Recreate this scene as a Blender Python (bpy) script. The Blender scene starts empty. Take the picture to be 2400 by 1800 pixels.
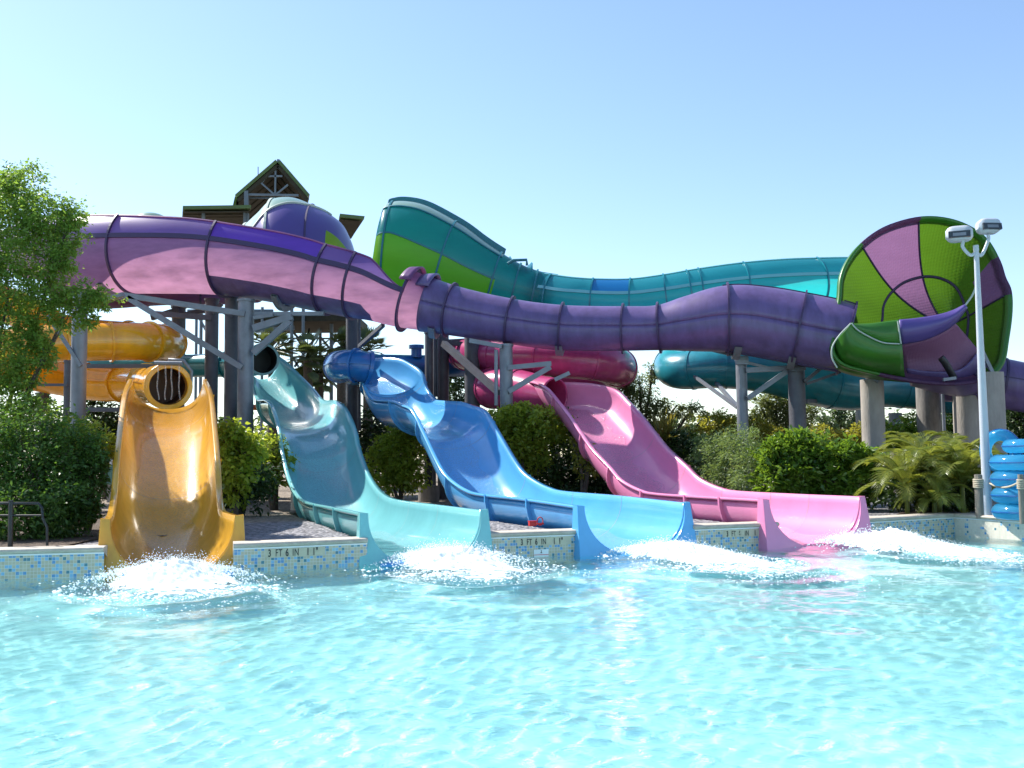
import bpy, math, random
import numpy as np
from mathutils import Vector, Matrix, noise
rad = math.radians
S = bpy.context.scene; COL = S.collection
random.seed(7); RNG = np.random.default_rng(11)

# ------------------------------------------------------------------ camera, world, sun, exposure
F = 2400.0; TH = math.atan(168/F); RO = .010; CAMZ = 1.63
fv = np.array([0, math.cos(TH), math.sin(TH)]); u0 = np.array([0, -math.sin(TH), math.cos(TH)]); x0 = np.array([1., 0, 0])
rv = math.cos(RO)*x0 - math.sin(RO)*u0; uv = math.cos(RO)*u0 + math.sin(RO)*x0
CAM = np.array([0, 0, CAMZ])
cd = bpy.data.cameras.new('camera'); cam = bpy.data.objects.new('camera', cd); COL.objects.link(cam); S.camera = cam
cd.sensor_width = 36; cd.lens = 36.0*F/2400; cd.clip_end = 2000; cd.clip_start = .05
M = Matrix.Identity(4)
for i in range(3):
    M[i][0] = rv[i]; M[i][1] = uv[i]; M[i][2] = -fv[i]; M[i][3] = CAM[i]
cam.matrix_world = M

SUN_EL, SUN_AZ = 46.0, -58.0            # azimuth from +Y (away from the camera), negative = left
w = bpy.data.worlds.new("World"); S.world = w; w.use_nodes = True
nt = w.node_tree; bg = nt.nodes['Background']
sky = nt.nodes.new('ShaderNodeTexSky'); sky.sky_type = 'NISHITA'; sky.sun_disc = False
sky.sun_elevation = rad(SUN_EL); sky.sun_rotation = rad(SUN_AZ)
sky.air_density = 1.0; sky.dust_density = .4; sky.ozone_density = 2.6; sky.altitude = 0
nt.links.new(sky.outputs[0], bg.inputs[0]); bg.inputs[1].default_value = .13
sd = bpy.data.lights.new('sun', 'SUN'); sd.energy = 5.0; sd.angle = rad(.53); sd.color = (1, .955, .88)
sun = bpy.data.objects.new('sun', sd); COL.objects.link(sun)
sv = Vector((math.sin(rad(SUN_AZ))*math.cos(rad(SUN_EL)), math.cos(rad(SUN_AZ))*math.cos(rad(SUN_EL)), math.sin(rad(SUN_EL))))
sun.rotation_euler = sv.to_track_quat('Z', 'Y').to_euler()
S.view_settings.view_transform = 'Standard'; S.view_settings.look = 'None'
S.view_settings.exposure = .86; S.view_settings.gamma = 1
S.cycles.max_bounces = 8; S.cycles.transparent_max_bounces = 8
S.cycles.sample_clamp_indirect = 4

def ray(px, py): return fv + rv*(px-1200)/F - uv*(py-900)/F
def at(px, py, Y):
    d = ray(px, py); return Vector(CAM + d*(Y/d[1]))
def atz(px, py, z):
    d = ray(px, py); return Vector(CAM + d*((z-CAMZ)/d[2]))
def pxm(n, Y): return n*Y/F             # n photo pixels at depth Y in metres
GZ = .36                                # ground level behind the pool wall

# ------------------------------------------------------------------ materials
def mat(name, col, rough=.5, metal=0, coat=0, spec=.5, trans=0, tcol=None, var=0, vscale=3, bump=0, bscale=20, col2=None, ior=1.5, stretch=None, stain=0):
    m = bpy.data.materials.new(name); m.use_nodes = True
    n = m.node_tree; N = n.nodes; L = n.links; p = N['Principled BSDF']; out = N['Material Output']
    p.inputs['Base Color'].default_value = (*col, 1); p.inputs['Roughness'].default_value = rough
    p.inputs['Metallic'].default_value = metal; p.inputs['Coat Weight'].default_value = coat
    p.inputs['Coat Roughness'].default_value = .06
    p.inputs['Specular IOR Level'].default_value = spec; p.inputs['IOR'].default_value = ior
    tc = N.new('ShaderNodeTexCoord'); mp = N.new('ShaderNodeMapping')
    g = N.new('ShaderNodeNewGeometry')
    L.new(g.outputs['Position'], mp.inputs[0])
    if stretch: mp.inputs['Scale'].default_value = stretch
    if var:
        t = N.new('ShaderNodeTexNoise'); t.inputs['Scale'].default_value = vscale; t.inputs['Detail'].default_value = 6; t.inputs['Roughness'].default_value = .65
        L.new(mp.outputs[0], t.inputs['Vector'])
        r = N.new('ShaderNodeValToRGB'); r.color_ramp.elements[0].position = .32; r.color_ramp.elements[1].position = .68
        c2 = col2 if col2 else tuple(min(1, c*(1+var)) for c in col)
        c1 = col if col2 else tuple(c*(1-var) for c in col)
        r.color_ramp.elements[0].color = (*c1, 1); r.color_ramp.elements[1].color = (*c2, 1)
        L.new(t.outputs['Fac'], r.inputs[0]); L.new(r.outputs[0], p.inputs['Base Color'])
    if bump:
        t2 = N.new('ShaderNodeTexNoise'); t2.inputs['Scale'].default_value = bscale; t2.inputs['Detail'].default_value = 4
        L.new(mp.outputs[0], t2.inputs['Vector'])
        b = N.new('ShaderNodeBump'); b.inputs['Strength'].default_value = bump; b.inputs['Distance'].default_value = .03
        L.new(t2.outputs['Fac'], b.inputs['Height']); L.new(b.outputs[0], p.inputs['Normal'])
    if trans:
        tr = N.new('ShaderNodeBsdfTranslucent'); tr.inputs[0].default_value = (*(tcol or col), 1)
        if stain:       # uneven resin thickness of the shell
            ts = N.new('ShaderNodeTexNoise'); ts.inputs['Scale'].default_value = 1.1; ts.inputs['Detail'].default_value = 7; ts.inputs['Roughness'].default_value = .6
            mp2 = N.new('ShaderNodeMapping'); mp2.inputs['Scale'].default_value = (.8, .8, 3); L.new(g.outputs['Position'], mp2.inputs[0]); L.new(mp2.outputs[0], ts.inputs['Vector'])
            rr = N.new('ShaderNodeValToRGB'); c = tcol or col
            rr.color_ramp.elements[0].position = .3; rr.color_ramp.elements[1].position = .62
            rr.color_ramp.elements[0].color = (c[0]*(1-stain), c[1]*(1-stain), c[2]*(1-stain), 1); rr.color_ramp.elements[1].color = (*c, 1)
            L.new(ts.outputs['Fac'], rr.inputs[0]); L.new(rr.outputs[0], tr.inputs[0])
        mx = N.new('ShaderNodeMixShader'); mx.inputs[0].default_value = trans
        L.new(p.outputs[0], mx.inputs[1]); L.new(tr.outputs[0], mx.inputs[2]); L.new(mx.outputs[0], out.inputs[0])
    return m

MT = {}
MT['yellow'] = mat('yellow_fibreglass', (.72, .39, .035), .22, coat=.5, trans=.18, tcol=(1, .5, .05), var=.14, vscale=1.5, stretch=(2.5, 2.5, .5))
MT['yellow_tube'] = mat('yellow_tube_fibreglass', (.80, .37, .012), .2, coat=.6, var=.14, vscale=1.5, stretch=(2.5, 2.5, .6))
MT['turq'] = mat('turquoise_fibreglass', (.20, .56, .58), .2, coat=.5, trans=.12, tcol=(.1, .6, .6), var=.08, vscale=1.3)
MT['blue'] = mat('blue_fibreglass', (.11, .43, .78), .2, coat=.5, trans=.12, tcol=(.05, .4, .9), var=.07, vscale=1.3)
MT['pink'] = mat('pink_fibreglass', (.80, .27, .48), .22, coat=.45, trans=.12, tcol=(.9, .15, .35), var=.06, vscale=1.3)
MT['pink_tube'] = mat('crimson_pink_fibreglass', (.48, .06, .19), .25, coat=.4, trans=.1, tcol=(.9, .1, .2), var=.16, vscale=1.5, stretch=(2.5, 2.5, .6))
MT['turq_tube'] = mat('deep_turquoise_fibreglass', (.015, .20, .25), .28, coat=.3, var=.18, vscale=1.5, stretch=(2.5, 2.5, .6))
MT['blue_tube'] = mat('deep_blue_fibreglass', (.012, .12, .36), .28, coat=.3)
MT['purple'] = mat('purple_tube_fibreglass', (.122, .080, .205), .38, coat=.12, var=.22, vscale=1.6, stretch=(2.5, 2.5, .5))
MT['purple_low'] = mat('lower_purple_shell', (.20, .09, .27), .42, coat=.08, trans=.5, tcol=(.60, .30, .44), stain=.5)
MT['purple_up'] = mat('upper_purple_shell', (.15, .09, .33), .35, coat=.15, trans=.5, tcol=(.36, .22, .52), stain=.25)
MT['violet_up'] = mat('upper_violet_shell', (.09, .04, .36), .35, coat=.15, trans=.5, tcol=(.28, .12, .75), stain=.2)
MT['purple_dark'] = mat('purple_flange', (.05, .028, .085), .5)
MT['teal_shell'] = mat('teal_shell', (.012, .19, .23), .28, coat=.3, trans=.5, tcol=(.03, .62, .62), stain=.15)
MT['lime_shell'] = mat('lime_shell', (.16, .38, .02), .4, coat=.1, trans=.5, tcol=(.50, .85, .06), stain=.15)
MT['pale_shell'] = mat('pale_green_shell', (.20, .32, .24), .3, coat=.3)
MT['violet_shell'] = mat('violet_shell', (.09, .06, .24), .35, coat=.2)
MT['aqua_shell'] = mat('aqua_shell', (.03, .28, .36), .22, coat=.4, trans=.45, tcol=(.03, .55, .58), stain=.15)
MT['azure_shell'] = mat('azure_shell', (.01, .16, .42), .22, coat=.4, trans=.35, tcol=(.03, .3, .7))
MT['teal_dark'] = mat('teal_flange', (.02, .16, .20), .45)
MT['green_dark'] = mat('green_shell', (.045, .17, .02), .35, coat=.2, trans=.2, tcol=(.1, .5, .03))
MT['sealant'] = mat('joint_sealant', (.30, .31, .31), .5)
MT['inside'] = mat('tube_inside_shade', (.012, .02, .025), .5)
MT['inside_brown'] = mat('yellow_tube_inside_shade', (.09, .028, .012), .45)
MT['steel'] = mat('galvanised_steel', (.21, .225, .255), .5, metal=.35, var=.16, vscale=2.5, bump=.1, bscale=30)
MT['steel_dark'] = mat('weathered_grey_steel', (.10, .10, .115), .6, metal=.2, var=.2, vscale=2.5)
MT['concrete'] = mat('board_marked_concrete', (.33, .30, .265), .85, var=.16, vscale=4, bump=.35, bscale=25, stretch=(1, 1, .35))
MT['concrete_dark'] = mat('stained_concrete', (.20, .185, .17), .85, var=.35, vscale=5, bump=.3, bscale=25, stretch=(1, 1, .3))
MT['white_paint'] = mat('white_paint', (.75, .77, .78), .35, coat=.2)
MT['lamp_grey'] = mat('pale_grey_paint', (.46, .49, .53), .4, coat=.1)
MT['lamp_glass'] = mat('lamp_glass', (.03, .035, .035), .1, coat=.8)
MT['coping'] = mat('stone_coping', (.50, .44, .36), .75, var=.16, vscale=6, bump=.2, bscale=60)
MT['mulch'] = mat('brown_mulch', (.10, .07, .05), .95, var=.5, vscale=18, bump=1, bscale=50)
MT['red'] = mat('red_plastic', (.62, .03, .03), .4)
MT['black'] = mat('black_paint', (.012, .013, .016), .45)
MT['mark'] = mat('depth_marking_black', (.015, .02, .025), .5)
MT['mat_blue'] = mat('blue_foam', (.06, .30, .65), .5)
MT['bark'] = mat('bark', (.10, .08, .06), .9, var=.3, vscale=12, bump=.6, bscale=40)
MT['wood'] = mat('weathered_post', (.17, .155, .13), .85, var=.25, vscale=8, bump=.4, bscale=40, stretch=(1, 1, .2))
MT['rope'] = mat('rope', (.42, .37, .28), .9, bump=.5, bscale=120)
MT['roof_green'] = mat('green_metal_roof', (.085, .135, .035), .5, var=.15, vscale=2)
MT['roof_under'] = mat('stained_timber', (.035, .028, .014), .8, var=.4, vscale=3)
MT['tower_steel'] = mat('tower_steel', (.16, .19, .22), .55, metal=.2, var=.12)
MT['tube_blue'] = mat('blue_vinyl', (.07, .36, .58), .10, coat=1, trans=.65, tcol=(.20, .68, .90))
MT['tube_edge'] = mat('blue_vinyl_edge', (.01, .10, .35), .2, coat=.5)
MT['skin'] = mat('skin', (.42, .23, .15), .5)
MT['cloth_dark'] = mat('dark_cloth', (.02, .02, .025), .9)
MT['hair'] = mat('dark_hair', (.02, .013, .01), .6)
MT['cabinet'] = mat('green_cabinet', (.08, .20, .16), .5)

def leafmat(name, c1, c2, tr=.35, rough=.45, scale=2.2, tcol=None):
    m = mat(name, c1, rough, var=.1, vscale=scale, col2=c2, trans=tr, tcol=tcol or (c2[0]*1.5, c2[1]*1.5, c2[2]*.8), spec=.4)
    return m
MT['leaf_tree'] = leafmat('tree_leaf', (.09, .17, .03), (.20, .31, .05), .45, tcol=(.32, .48, .06))
MT['leaf_hedge'] = leafmat('dark_hedge_leaf', (.035, .085, .018), (.10, .19, .035), .35)
MT['leaf_bright'] = leafmat('bright_bush_leaf', (.13, .20, .025), (.30, .37, .05), .5, .35, tcol=(.50, .58, .05))
MT['leaf_dark'] = leafmat('dark_bush_leaf', (.018, .040, .012), (.045, .085, .02), .2)
MT['leaf_gloss'] = leafmat('glossy_leaf', (.05, .12, .018), (.17, .27, .035), .35, .16)
MT['leaf_grey'] = leafmat('grey_green_leaf', (.09, .15, .06), (.20, .27, .11), .35)
MT['leaf_olive'] = leafmat('olive_leaf', (.07, .11, .04), (.20, .23, .11), .35)
MT['leaf_yellow'] = leafmat('yellow_green_leaf', (.12, .15, .02), (.32, .30, .06), .45)
MT['leaf_palm'] = leafmat('palm_leaf', (.06, .11, .02), (.26, .28, .06), .4, .35, 2.6)
MT['leaf_palm_dark'] = leafmat('cabbage_palm_leaf', (.05, .08, .03), (.13, .16, .06), .3)
MT['leaf_spiky'] = leafmat('spiky_leaf', (.08, .10, .02), (.26, .21, .06), .3)
MT['leaf_far'] = leafmat('far_tree_leaf', (.05, .09, .04), (.11, .16, .07), .3)

# ------------------------------------------------------------------ object helpers
ROOT = {}
def tag(o, label=None, cat=None, group=None, kind=None):
    if label: o['label'] = label
    if cat: o['category'] = cat
    if group: o['group'] = group
    if kind: o['kind'] = kind
    return o
def thing(name, loc, label, cat, group=None):
    o = bpy.data.objects.new(name, None); COL.objects.link(o); o.location = loc; o.empty_display_size = .1
    ROOT[o.name] = Vector(loc)
    return tag(o, label, cat, group)
class MB:
    def __init__(s): s.v = []; s.f = []; s.mi = []
    def add(s, v, f, mi=0):
        b = len(s.v); s.v += [tuple(x) for x in v]; s.f += [tuple(i+b for i in q) for q in f]; s.mi += [mi]*len(f); return s
    def grid(s, rows, close_u=False, close_v=False, mf=None):
        nr = len(rows); nc = len(rows[0]); b = len(s.v)
        for r in rows: s.v += [tuple(x) for x in r]
        for i in range(nr if close_u else nr-1):
            for j in range(nc if close_v else nc-1):
                i2 = (i+1) % nr; j2 = (j+1) % nc
                s.f.append((b+i*nc+j, b+i*nc+j2, b+i2*nc+j2, b+i2*nc+j)); s.mi.append(mf(i, j) if mf else 0)
        return s
    def cap(s, loop):
        b = len(s.v); s.v += [tuple(x) for x in loop]; s.f.append(tuple(range(b, b+len(loop)))); s.mi.append(0); return s
    def beam(s, a, b, w, h=None, mi=0):     # rectangular bar between two points
        h = h or w; a = Vector(a); b = Vector(b); t = (b-a).normalized()
        sd = t.cross(Vector((0, 0, 1)))
        if sd.length < 1e-3: sd = Vector((1, 0, 0))
        sd.normalize(); up = sd.cross(t)
        v = [p + sd*(sx*w/2) + up*(sz*h/2) for p in (a, b) for sx, sz in ((-1, -1), (1, -1), (1, 1), (-1, 1))]
        return s.add(v, [(0, 3, 2, 1), (4, 5, 6, 7), (0, 1, 5, 4), (1, 2, 6, 5), (2, 3, 7, 6), (3, 0, 4, 7)], mi)
    def rod(s, pts, r, n=10, caps=True):
        pts = [Vector(p) for p in pts]; rr = r if isinstance(r, (list, tuple)) else [r]*len(pts)
        rows = []; ref = None
        for i, p in enumerate(pts):
            t = (pts[min(i+1, len(pts)-1)] - pts[max(i-1, 0)]).normalized()
            if ref is None: ref = t.cross(Vector((0, 0, 1))) if abs(t.z) < .95 else t.cross(Vector((0, 1, 0)))
            a = (ref - t*ref.dot(t)).normalized(); ref = a; b = t.cross(a)
            rows.append([p + (a*math.cos(k*2*math.pi/n) + b*math.sin(k*2*math.pi/n))*rr[i] for k in range(n)])
        s.grid(rows, close_v=True)
        if caps: s.cap(rows[0][::-1]); s.cap(rows[-1])
        return s
    def box(s, c, d, rz=0):
        c = Vector(c); cs, sn = math.cos(rz), math.sin(rz)
        v = []
        for z in (-1, 1):
            for x, y in ((-1, -1), (1, -1), (1, 1), (-1, 1)):
                X = x*d[0]/2; Y = y*d[1]/2; v.append(c + Vector((X*cs - Y*sn, X*sn + Y*cs, z*d[2]/2)))
        return s.add(v, [(0, 3, 2, 1), (4, 5, 6, 7), (0, 1, 5, 4), (1, 2, 6, 5), (2, 3, 7, 6), (3, 0, 4, 7)])
    def build(s, name, m, parent=None, smooth=False, solid=0, bevel=0, off=None):
        me = bpy.data.meshes.new(name); o = off if off is not None else Vector((0, 0, 0))
        if parent is not None:
            r = parent
            while r.parent: r = r.parent
            o = ROOT.get(r.name, Vector((0, 0, 0)))
        me.from_pydata([(x-o[0], y-o[1], z-o[2]) for x, y, z in s.v], [], s.f)
        ms = m if isinstance(m, (list, tuple)) else [m]
        for q in ms: me.materials.append(MT[q] if isinstance(q, str) else q)
        if len(ms) > 1: me.polygons.foreach_set('material_index', s.mi)
        if smooth: me.polygons.foreach_set('use_smooth', [True]*len(me.polygons))
        me.update(); me.validate()
        ob = bpy.data.objects.new(name, me); COL.objects.link(ob)
        if off is not None: ob.location = off; ROOT[ob.name] = Vector(off)
        if parent is not None: ob.parent = parent
        if bevel:
            b = ob.modifiers.new('bevel', 'BEVEL'); b.width = bevel; b.segments = 2; b.limit_method = 'ANGLE'
        if solid:
            q = ob.modifiers.new('solid', 'SOLIDIFY'); q.thickness = abs(solid); q.offset = 1 if solid > 0 else -1
        return ob

def cr(vals, n):                        # Catmull-Rom through rows of numbers, n steps a span
    V = np.array(vals, float); V = np.vstack([2*V[0]-V[1], V, 2*V[-1]-V[-2]]); out = []
    for i in range(1, len(V)-2):
        for k in range(n):
            t = k/n; a, b, c, d = V[i-1], V[i], V[i+1], V[i+2]
            out.append(.5*((2*b) + (c-a)*t + (2*a-5*b+4*c-d)*t*t + (3*b-a-3*c+d)*t**3))
    out.append(V[-2]); return np.array(out)

class Path:
    """stations given as (photo x, photo y, radius in photo pixels, depth) turned into a real path"""
    def __init__(s, st, n=10, side=None, extra=None):
        rows = []
        for i, q in enumerate(st):
            p = at(q[0], q[1], q[3]); rows.append([*p, pxm(q[2], q[3])] + list(extra[i] if extra else []))
        A = cr(rows, n); s.P = [Vector(a[:3]) for a in A]; s.r = [a[3] for a in A]; s.e = [a[4:] for a in A]; s.n = n
        s.T = []; s.B = []; s.U = []
        N = len(s.P)
        for i in range(N):
            t = (s.P[min(i+1, N-1)] - s.P[max(i-1, 0)]).normalized(); b = t.cross(Vector((0, 0, 1)))
            b.normalize(); s.T.append(t); s.B.append(b)
        if side is None: side = 1 if s.B[0].dot(Vector(CAM)-s.P[0]) > 0 else -1
        s.B = [b*side for b in s.B]
        for i in range(N):
            u = s.B[i].cross(s.T[i]); u = u if u.z > 0 else -u
            s.U.append(u)
    def pt(s, i, phi, r=None, dr=0):
        r = (s.r[i] if r is None else r) + dr
        return s.P[i] + s.B[i]*(math.cos(rad(phi))*r) + s.U[i]*(math.sin(rad(phi))*r)
    def shell(s, mb, i0, i1, a0, a1, nphi=24, mf=None, dr=0):
        rows = []
        for i in range(i0, i1+1):
            p0 = a0(i) if callable(a0) else a0; p1 = a1(i) if callable(a1) else a1
            rows.append([s.pt(i, p0+(p1-p0)*k/nphi, dr=dr) for k in range(nphi+1)])
        return mb.grid(rows, mf=mf)
    def tube(s, mb, i0=0, i1=None, n=32, mf=None):
        i1 = len(s.P)-1 if i1 is None else i1
        return mb.grid([[s.pt(i, k*360/n) for k in range(n)] for i in range(i0, i1+1)], close_v=True, mf=mf)
    def ring(s, mb, i, h=.06, wd=.05, a0=0, a1=360, inner=.0, n=40):
        rows = []
        full = abs(a1-a0) >= 360
        for k in range(n if full else n+1):
            ph = a0+(a1-a0)*k/n
            rows.append([s.pt(i, ph, dr=-inner)-s.T[i]*wd/2, s.pt(i, ph, dr=h)-s.T[i]*wd/2, s.pt(i, ph, dr=h)+s.T[i]*wd/2, s.pt(i, ph, dr=-inner)+s.T[i]*wd/2])
        return mb.grid(rows, close_u=full, close_v=True)
    def strip(s, mb, i0, i1, phi, h=.05, wd=.05):   # raised seam along the path
        rows = []
        for i in range(i0, i1+1):
            ph = phi(i) if callable(phi) else phi; q = wd/2/max(s.r[i], .05)*57.3
            rows.append([s.pt(i, ph-q, dr=-.01), s.pt(i, ph-q, dr=h), s.pt(i, ph+q, dr=h), s.pt(i, ph+q, dr=-.01)])
        return mb.grid(rows, close_v=True)

# ------------------------------------------------------------------ setting: pool, water, wall, ground
WALL = [(-14, 12.75), (-9.5, 13.7), (-7.03, 14.2), (-5.77, 14.42), (-3.9, 14.85), (-2.24, 15.5), (-.37, 16.3), (1.22, 16.85), (3.2, 17.62), (4.75, 18.2), (6.75, 19.15), (8.62, 20.15)]
RET = [(8.62, 20.15), (9.25, 18.6), (10.6, 15.3), (13, 10)]

def tile_material(name, dense, sand):
    m = bpy.data.materials.new(name); m.use_nodes = True; N = m.node_tree.nodes; L = m.node_tree.links; p = N['Principled BSDF']
    p.inputs['Roughness'].default_value = .25
    uvn = N.new('ShaderNodeUVMap'); sc = N.new('ShaderNodeVectorMath'); sc.operation = 'SCALE'; sc.inputs['Scale'].default_value = 1/.047
    L.new(uvn.outputs[0], sc.inputs[0])
    fl = N.new('ShaderNodeVectorMath'); fl.operation = 'FLOOR'; fr = N.new('ShaderNodeVectorMath'); fr.operation = 'FRACTION'
    L.new(sc.outputs[0], fl.inputs[0]); L.new(sc.outputs[0], fr.inputs[0])
    wn = N.new('ShaderNodeTexWhiteNoise'); wn.noise_dimensions = '2D'; L.new(fl.outputs[0], wn.inputs['Vector'])
    ns = N.new('ShaderNodeTexNoise'); ns.inputs['Scale'].default_value = .35; ns.inputs['Detail'].default_value = 1; L.new(fl.outputs[0], ns.inputs['Vector'])
    ad = N.new('ShaderNodeMath'); ad.operation = 'MULTIPLY_ADD'; ad.inputs[1].default_value = 1.1; ad.inputs[2].default_value = -.55
    L.new(ns.outputs['Fac'], ad.inputs[0]); a2 = N.new('ShaderNodeMath'); a2.operation = 'ADD'; L.new(wn.outputs['Value'], a2.inputs[0]); L.new(ad.outputs[0], a2.inputs[1])
    gt = N.new('ShaderNodeMath'); gt.operation = 'GREATER_THAN'; gt.inputs[1].default_value = dense; L.new(a2.outputs[0], gt.inputs[0])
    r = N.new('ShaderNodeValToRGB'); r.color_ramp.interpolation = 'CONSTANT'; e = r.color_ramp.elements
    e[0].color = (.10, .27, .50, 1); e[1].position = .4; e[1].color = (.20, .42, .62, 1)
    x = e.new(.65); x.color = (.06, .20, .26, 1); x = e.new(.8); x.color = (.28, .48, .56, 1)
    sp = N.new('ShaderNodeSeparateColor'); L.new(wn.outputs['Color'], sp.inputs[0]); L.new(sp.outputs[1], r.inputs[0])
    sr = N.new('ShaderNodeValToRGB'); sr.color_ramp.elements[0].color = (*[c*.86 for c in sand], 1); sr.color_ramp.elements[1].color = (*sand, 1); L.new(sp.outputs[2], sr.inputs[0])
    mx = N.new('ShaderNodeMix'); mx.data_type = 'RGBA'; L.new(gt.outputs[0], mx.inputs[0]); L.new(sr.outputs[0], mx.inputs[6]); L.new(r.outputs[0], mx.inputs[7])
    s2 = N.new('ShaderNodeSeparateXYZ'); L.new(fr.outputs[0], s2.inputs[0])
    lo = []
    for ch in (0, 1):
        q = N.new('ShaderNodeMath'); q.operation = 'LESS_THAN'; q.inputs[1].default_value = .09; L.new(s2.outputs[ch], q.inputs[0]); lo.append(q)
    mm = N.new('ShaderNodeMath'); mm.operation = 'MAXIMUM'; L.new(lo[0].outputs[0], mm.inputs[0]); L.new(lo[1].outputs[0], mm.inputs[1])
    m2 = N.new('ShaderNodeMix'); m2.data_type = 'RGBA'; L.new(mm.outputs[0], m2.inputs[0]); L.new(mx.outputs[2], m2.inputs[6]); m2.inputs[7].default_value = (.62, .62, .56, 1)
    L.new(m2.outputs[2], p.inputs['Base Color']); return m
MT['sand_tile'] = mat('sand_tile', (.50, .46, .34), .3, var=.08, vscale=14)
MT['tile'] = tile_material('mosaic_tile', .62, (.50, .46, .34))
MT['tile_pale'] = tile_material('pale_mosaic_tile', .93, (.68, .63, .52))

def offset_line(L, d):
    out = []
    for i, (x, y) in enumerate(L):
        a = L[max(i-1, 0)]; b = L[min(i+1, len(L)-1)]; tx, ty = b[0]-a[0], b[1]-a[1]; l = math.hypot(tx, ty)
        out.append((x+ty/l*d, y-tx/l*d))       # d>0: towards the pool
    return out
def wall_thing(line, label, tile, name='pool_wall'):
    L = [tuple(c) for c in line]
    D = L
    base = Vector((D[len(D)//2][0], D[len(D)//2][1], 0))
    t = thing(name, base, label, 'wall')
    me = bpy.data.meshes.new('tiled_face'); v = []; f = []; uvs = []; s = 0
    for i in range(len(D)-1):
        a, b = D[i], D[i+1]; l = math.hypot(b[0]-a[0], b[1]-a[1]); k = len(v)
        v += [(a[0]-base.x, a[1]-base.y, -1.1), (b[0]-base.x, b[1]-base.y, -1.1), (b[0]-base.x, b[1]-base.y, .335), (a[0]-base.x, a[1]-base.y, .335)]
        f.append((k, k+1, k+2, k+3)); uvs += [(s, -1.1), (s+l, -1.1), (s+l, .335), (s, .335)]; s += l
    me.from_pydata(v, [], f); u = me.uv_layers.new(name='UVMap')
    for i, q in enumerate(uvs): u.data[i].uv = (q[0]+50, q[1]+50)
    me.materials.append(MT[tile]); o = bpy.data.objects.new('tiled_face', me); COL.objects.link(o); o.parent = t
    mb = MB(); fr_ = offset_line(D, .035); bk = offset_line(D, -.34)
    rows = []
    for (a, b) in zip(fr_, bk):
        q = Vector((a[0], a[1], 0)); r = Vector((b[0], b[1], 0)); dd = (r-q).normalized(); z = Vector((0, 0, 1))
        rows.append([q+dd*.03+z*.345, q+z*.36, q-dd*.012+z*.385, q+dd*.004+z*.41, q+dd*.03+z*.42, r+z*.42, r+z*.2])
    mb.grid(rows); mb.cap(rows[0][::-1]); mb.cap(rows[-1]); mb.build('coping', 'coping', t, smooth=False)
    mb = MB(); rows = []
    for a in offset_line(D, .006): rows.append([Vector((a[0], a[1], .322)), Vector((a[0], a[1], .343))])
    mb.grid(rows); mb.build('caulk_line', 'white_paint', t)
    return t
WALLD = [(a[0], a[1]) for a in cr(WALL, 12)]
def wall_part(xa, xb):
    out = [p for p in WALLD if xa < p[0] < xb]
    def yat(x):
        for p, q in zip(WALLD[:-1], WALLD[1:]):
            if p[0] <= x <= q[0]: return (x, p[1]+(q[1]-p[1])*(x-p[0])/(q[0]-p[0]))
    return ([yat(xa)] if xa > -13.9 else [WALLD[0]]) + out + ([yat(xb)] if xb < 8.6 else [WALLD[-1]])
for xa, xb, lb in ((-14, -5.72, 'mosaic pool wall with stone coping left of the yellow slide, by the dark hedge'),
                   (-4.02, -2.2, 'mosaic pool wall between the yellow and turquoise slides with depth lettering'),
                   (-.46, 1.2, 'mosaic pool wall between the turquoise and blue slides, red clips on its coping'),
                   (3.06, 4.66, 'mosaic pool wall between the blue and pink slides with depth lettering'),
                   (6.56, 8.62, 'mosaic pool wall right of the pink slide in front of the palms')):
    wall_thing(wall_part(xa, xb), lb, 'tile')
PR = wall_thing(RET, 'sunlit return wall of pale mosaic tiles at the right edge of the pool', 'tile_pale')

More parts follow.
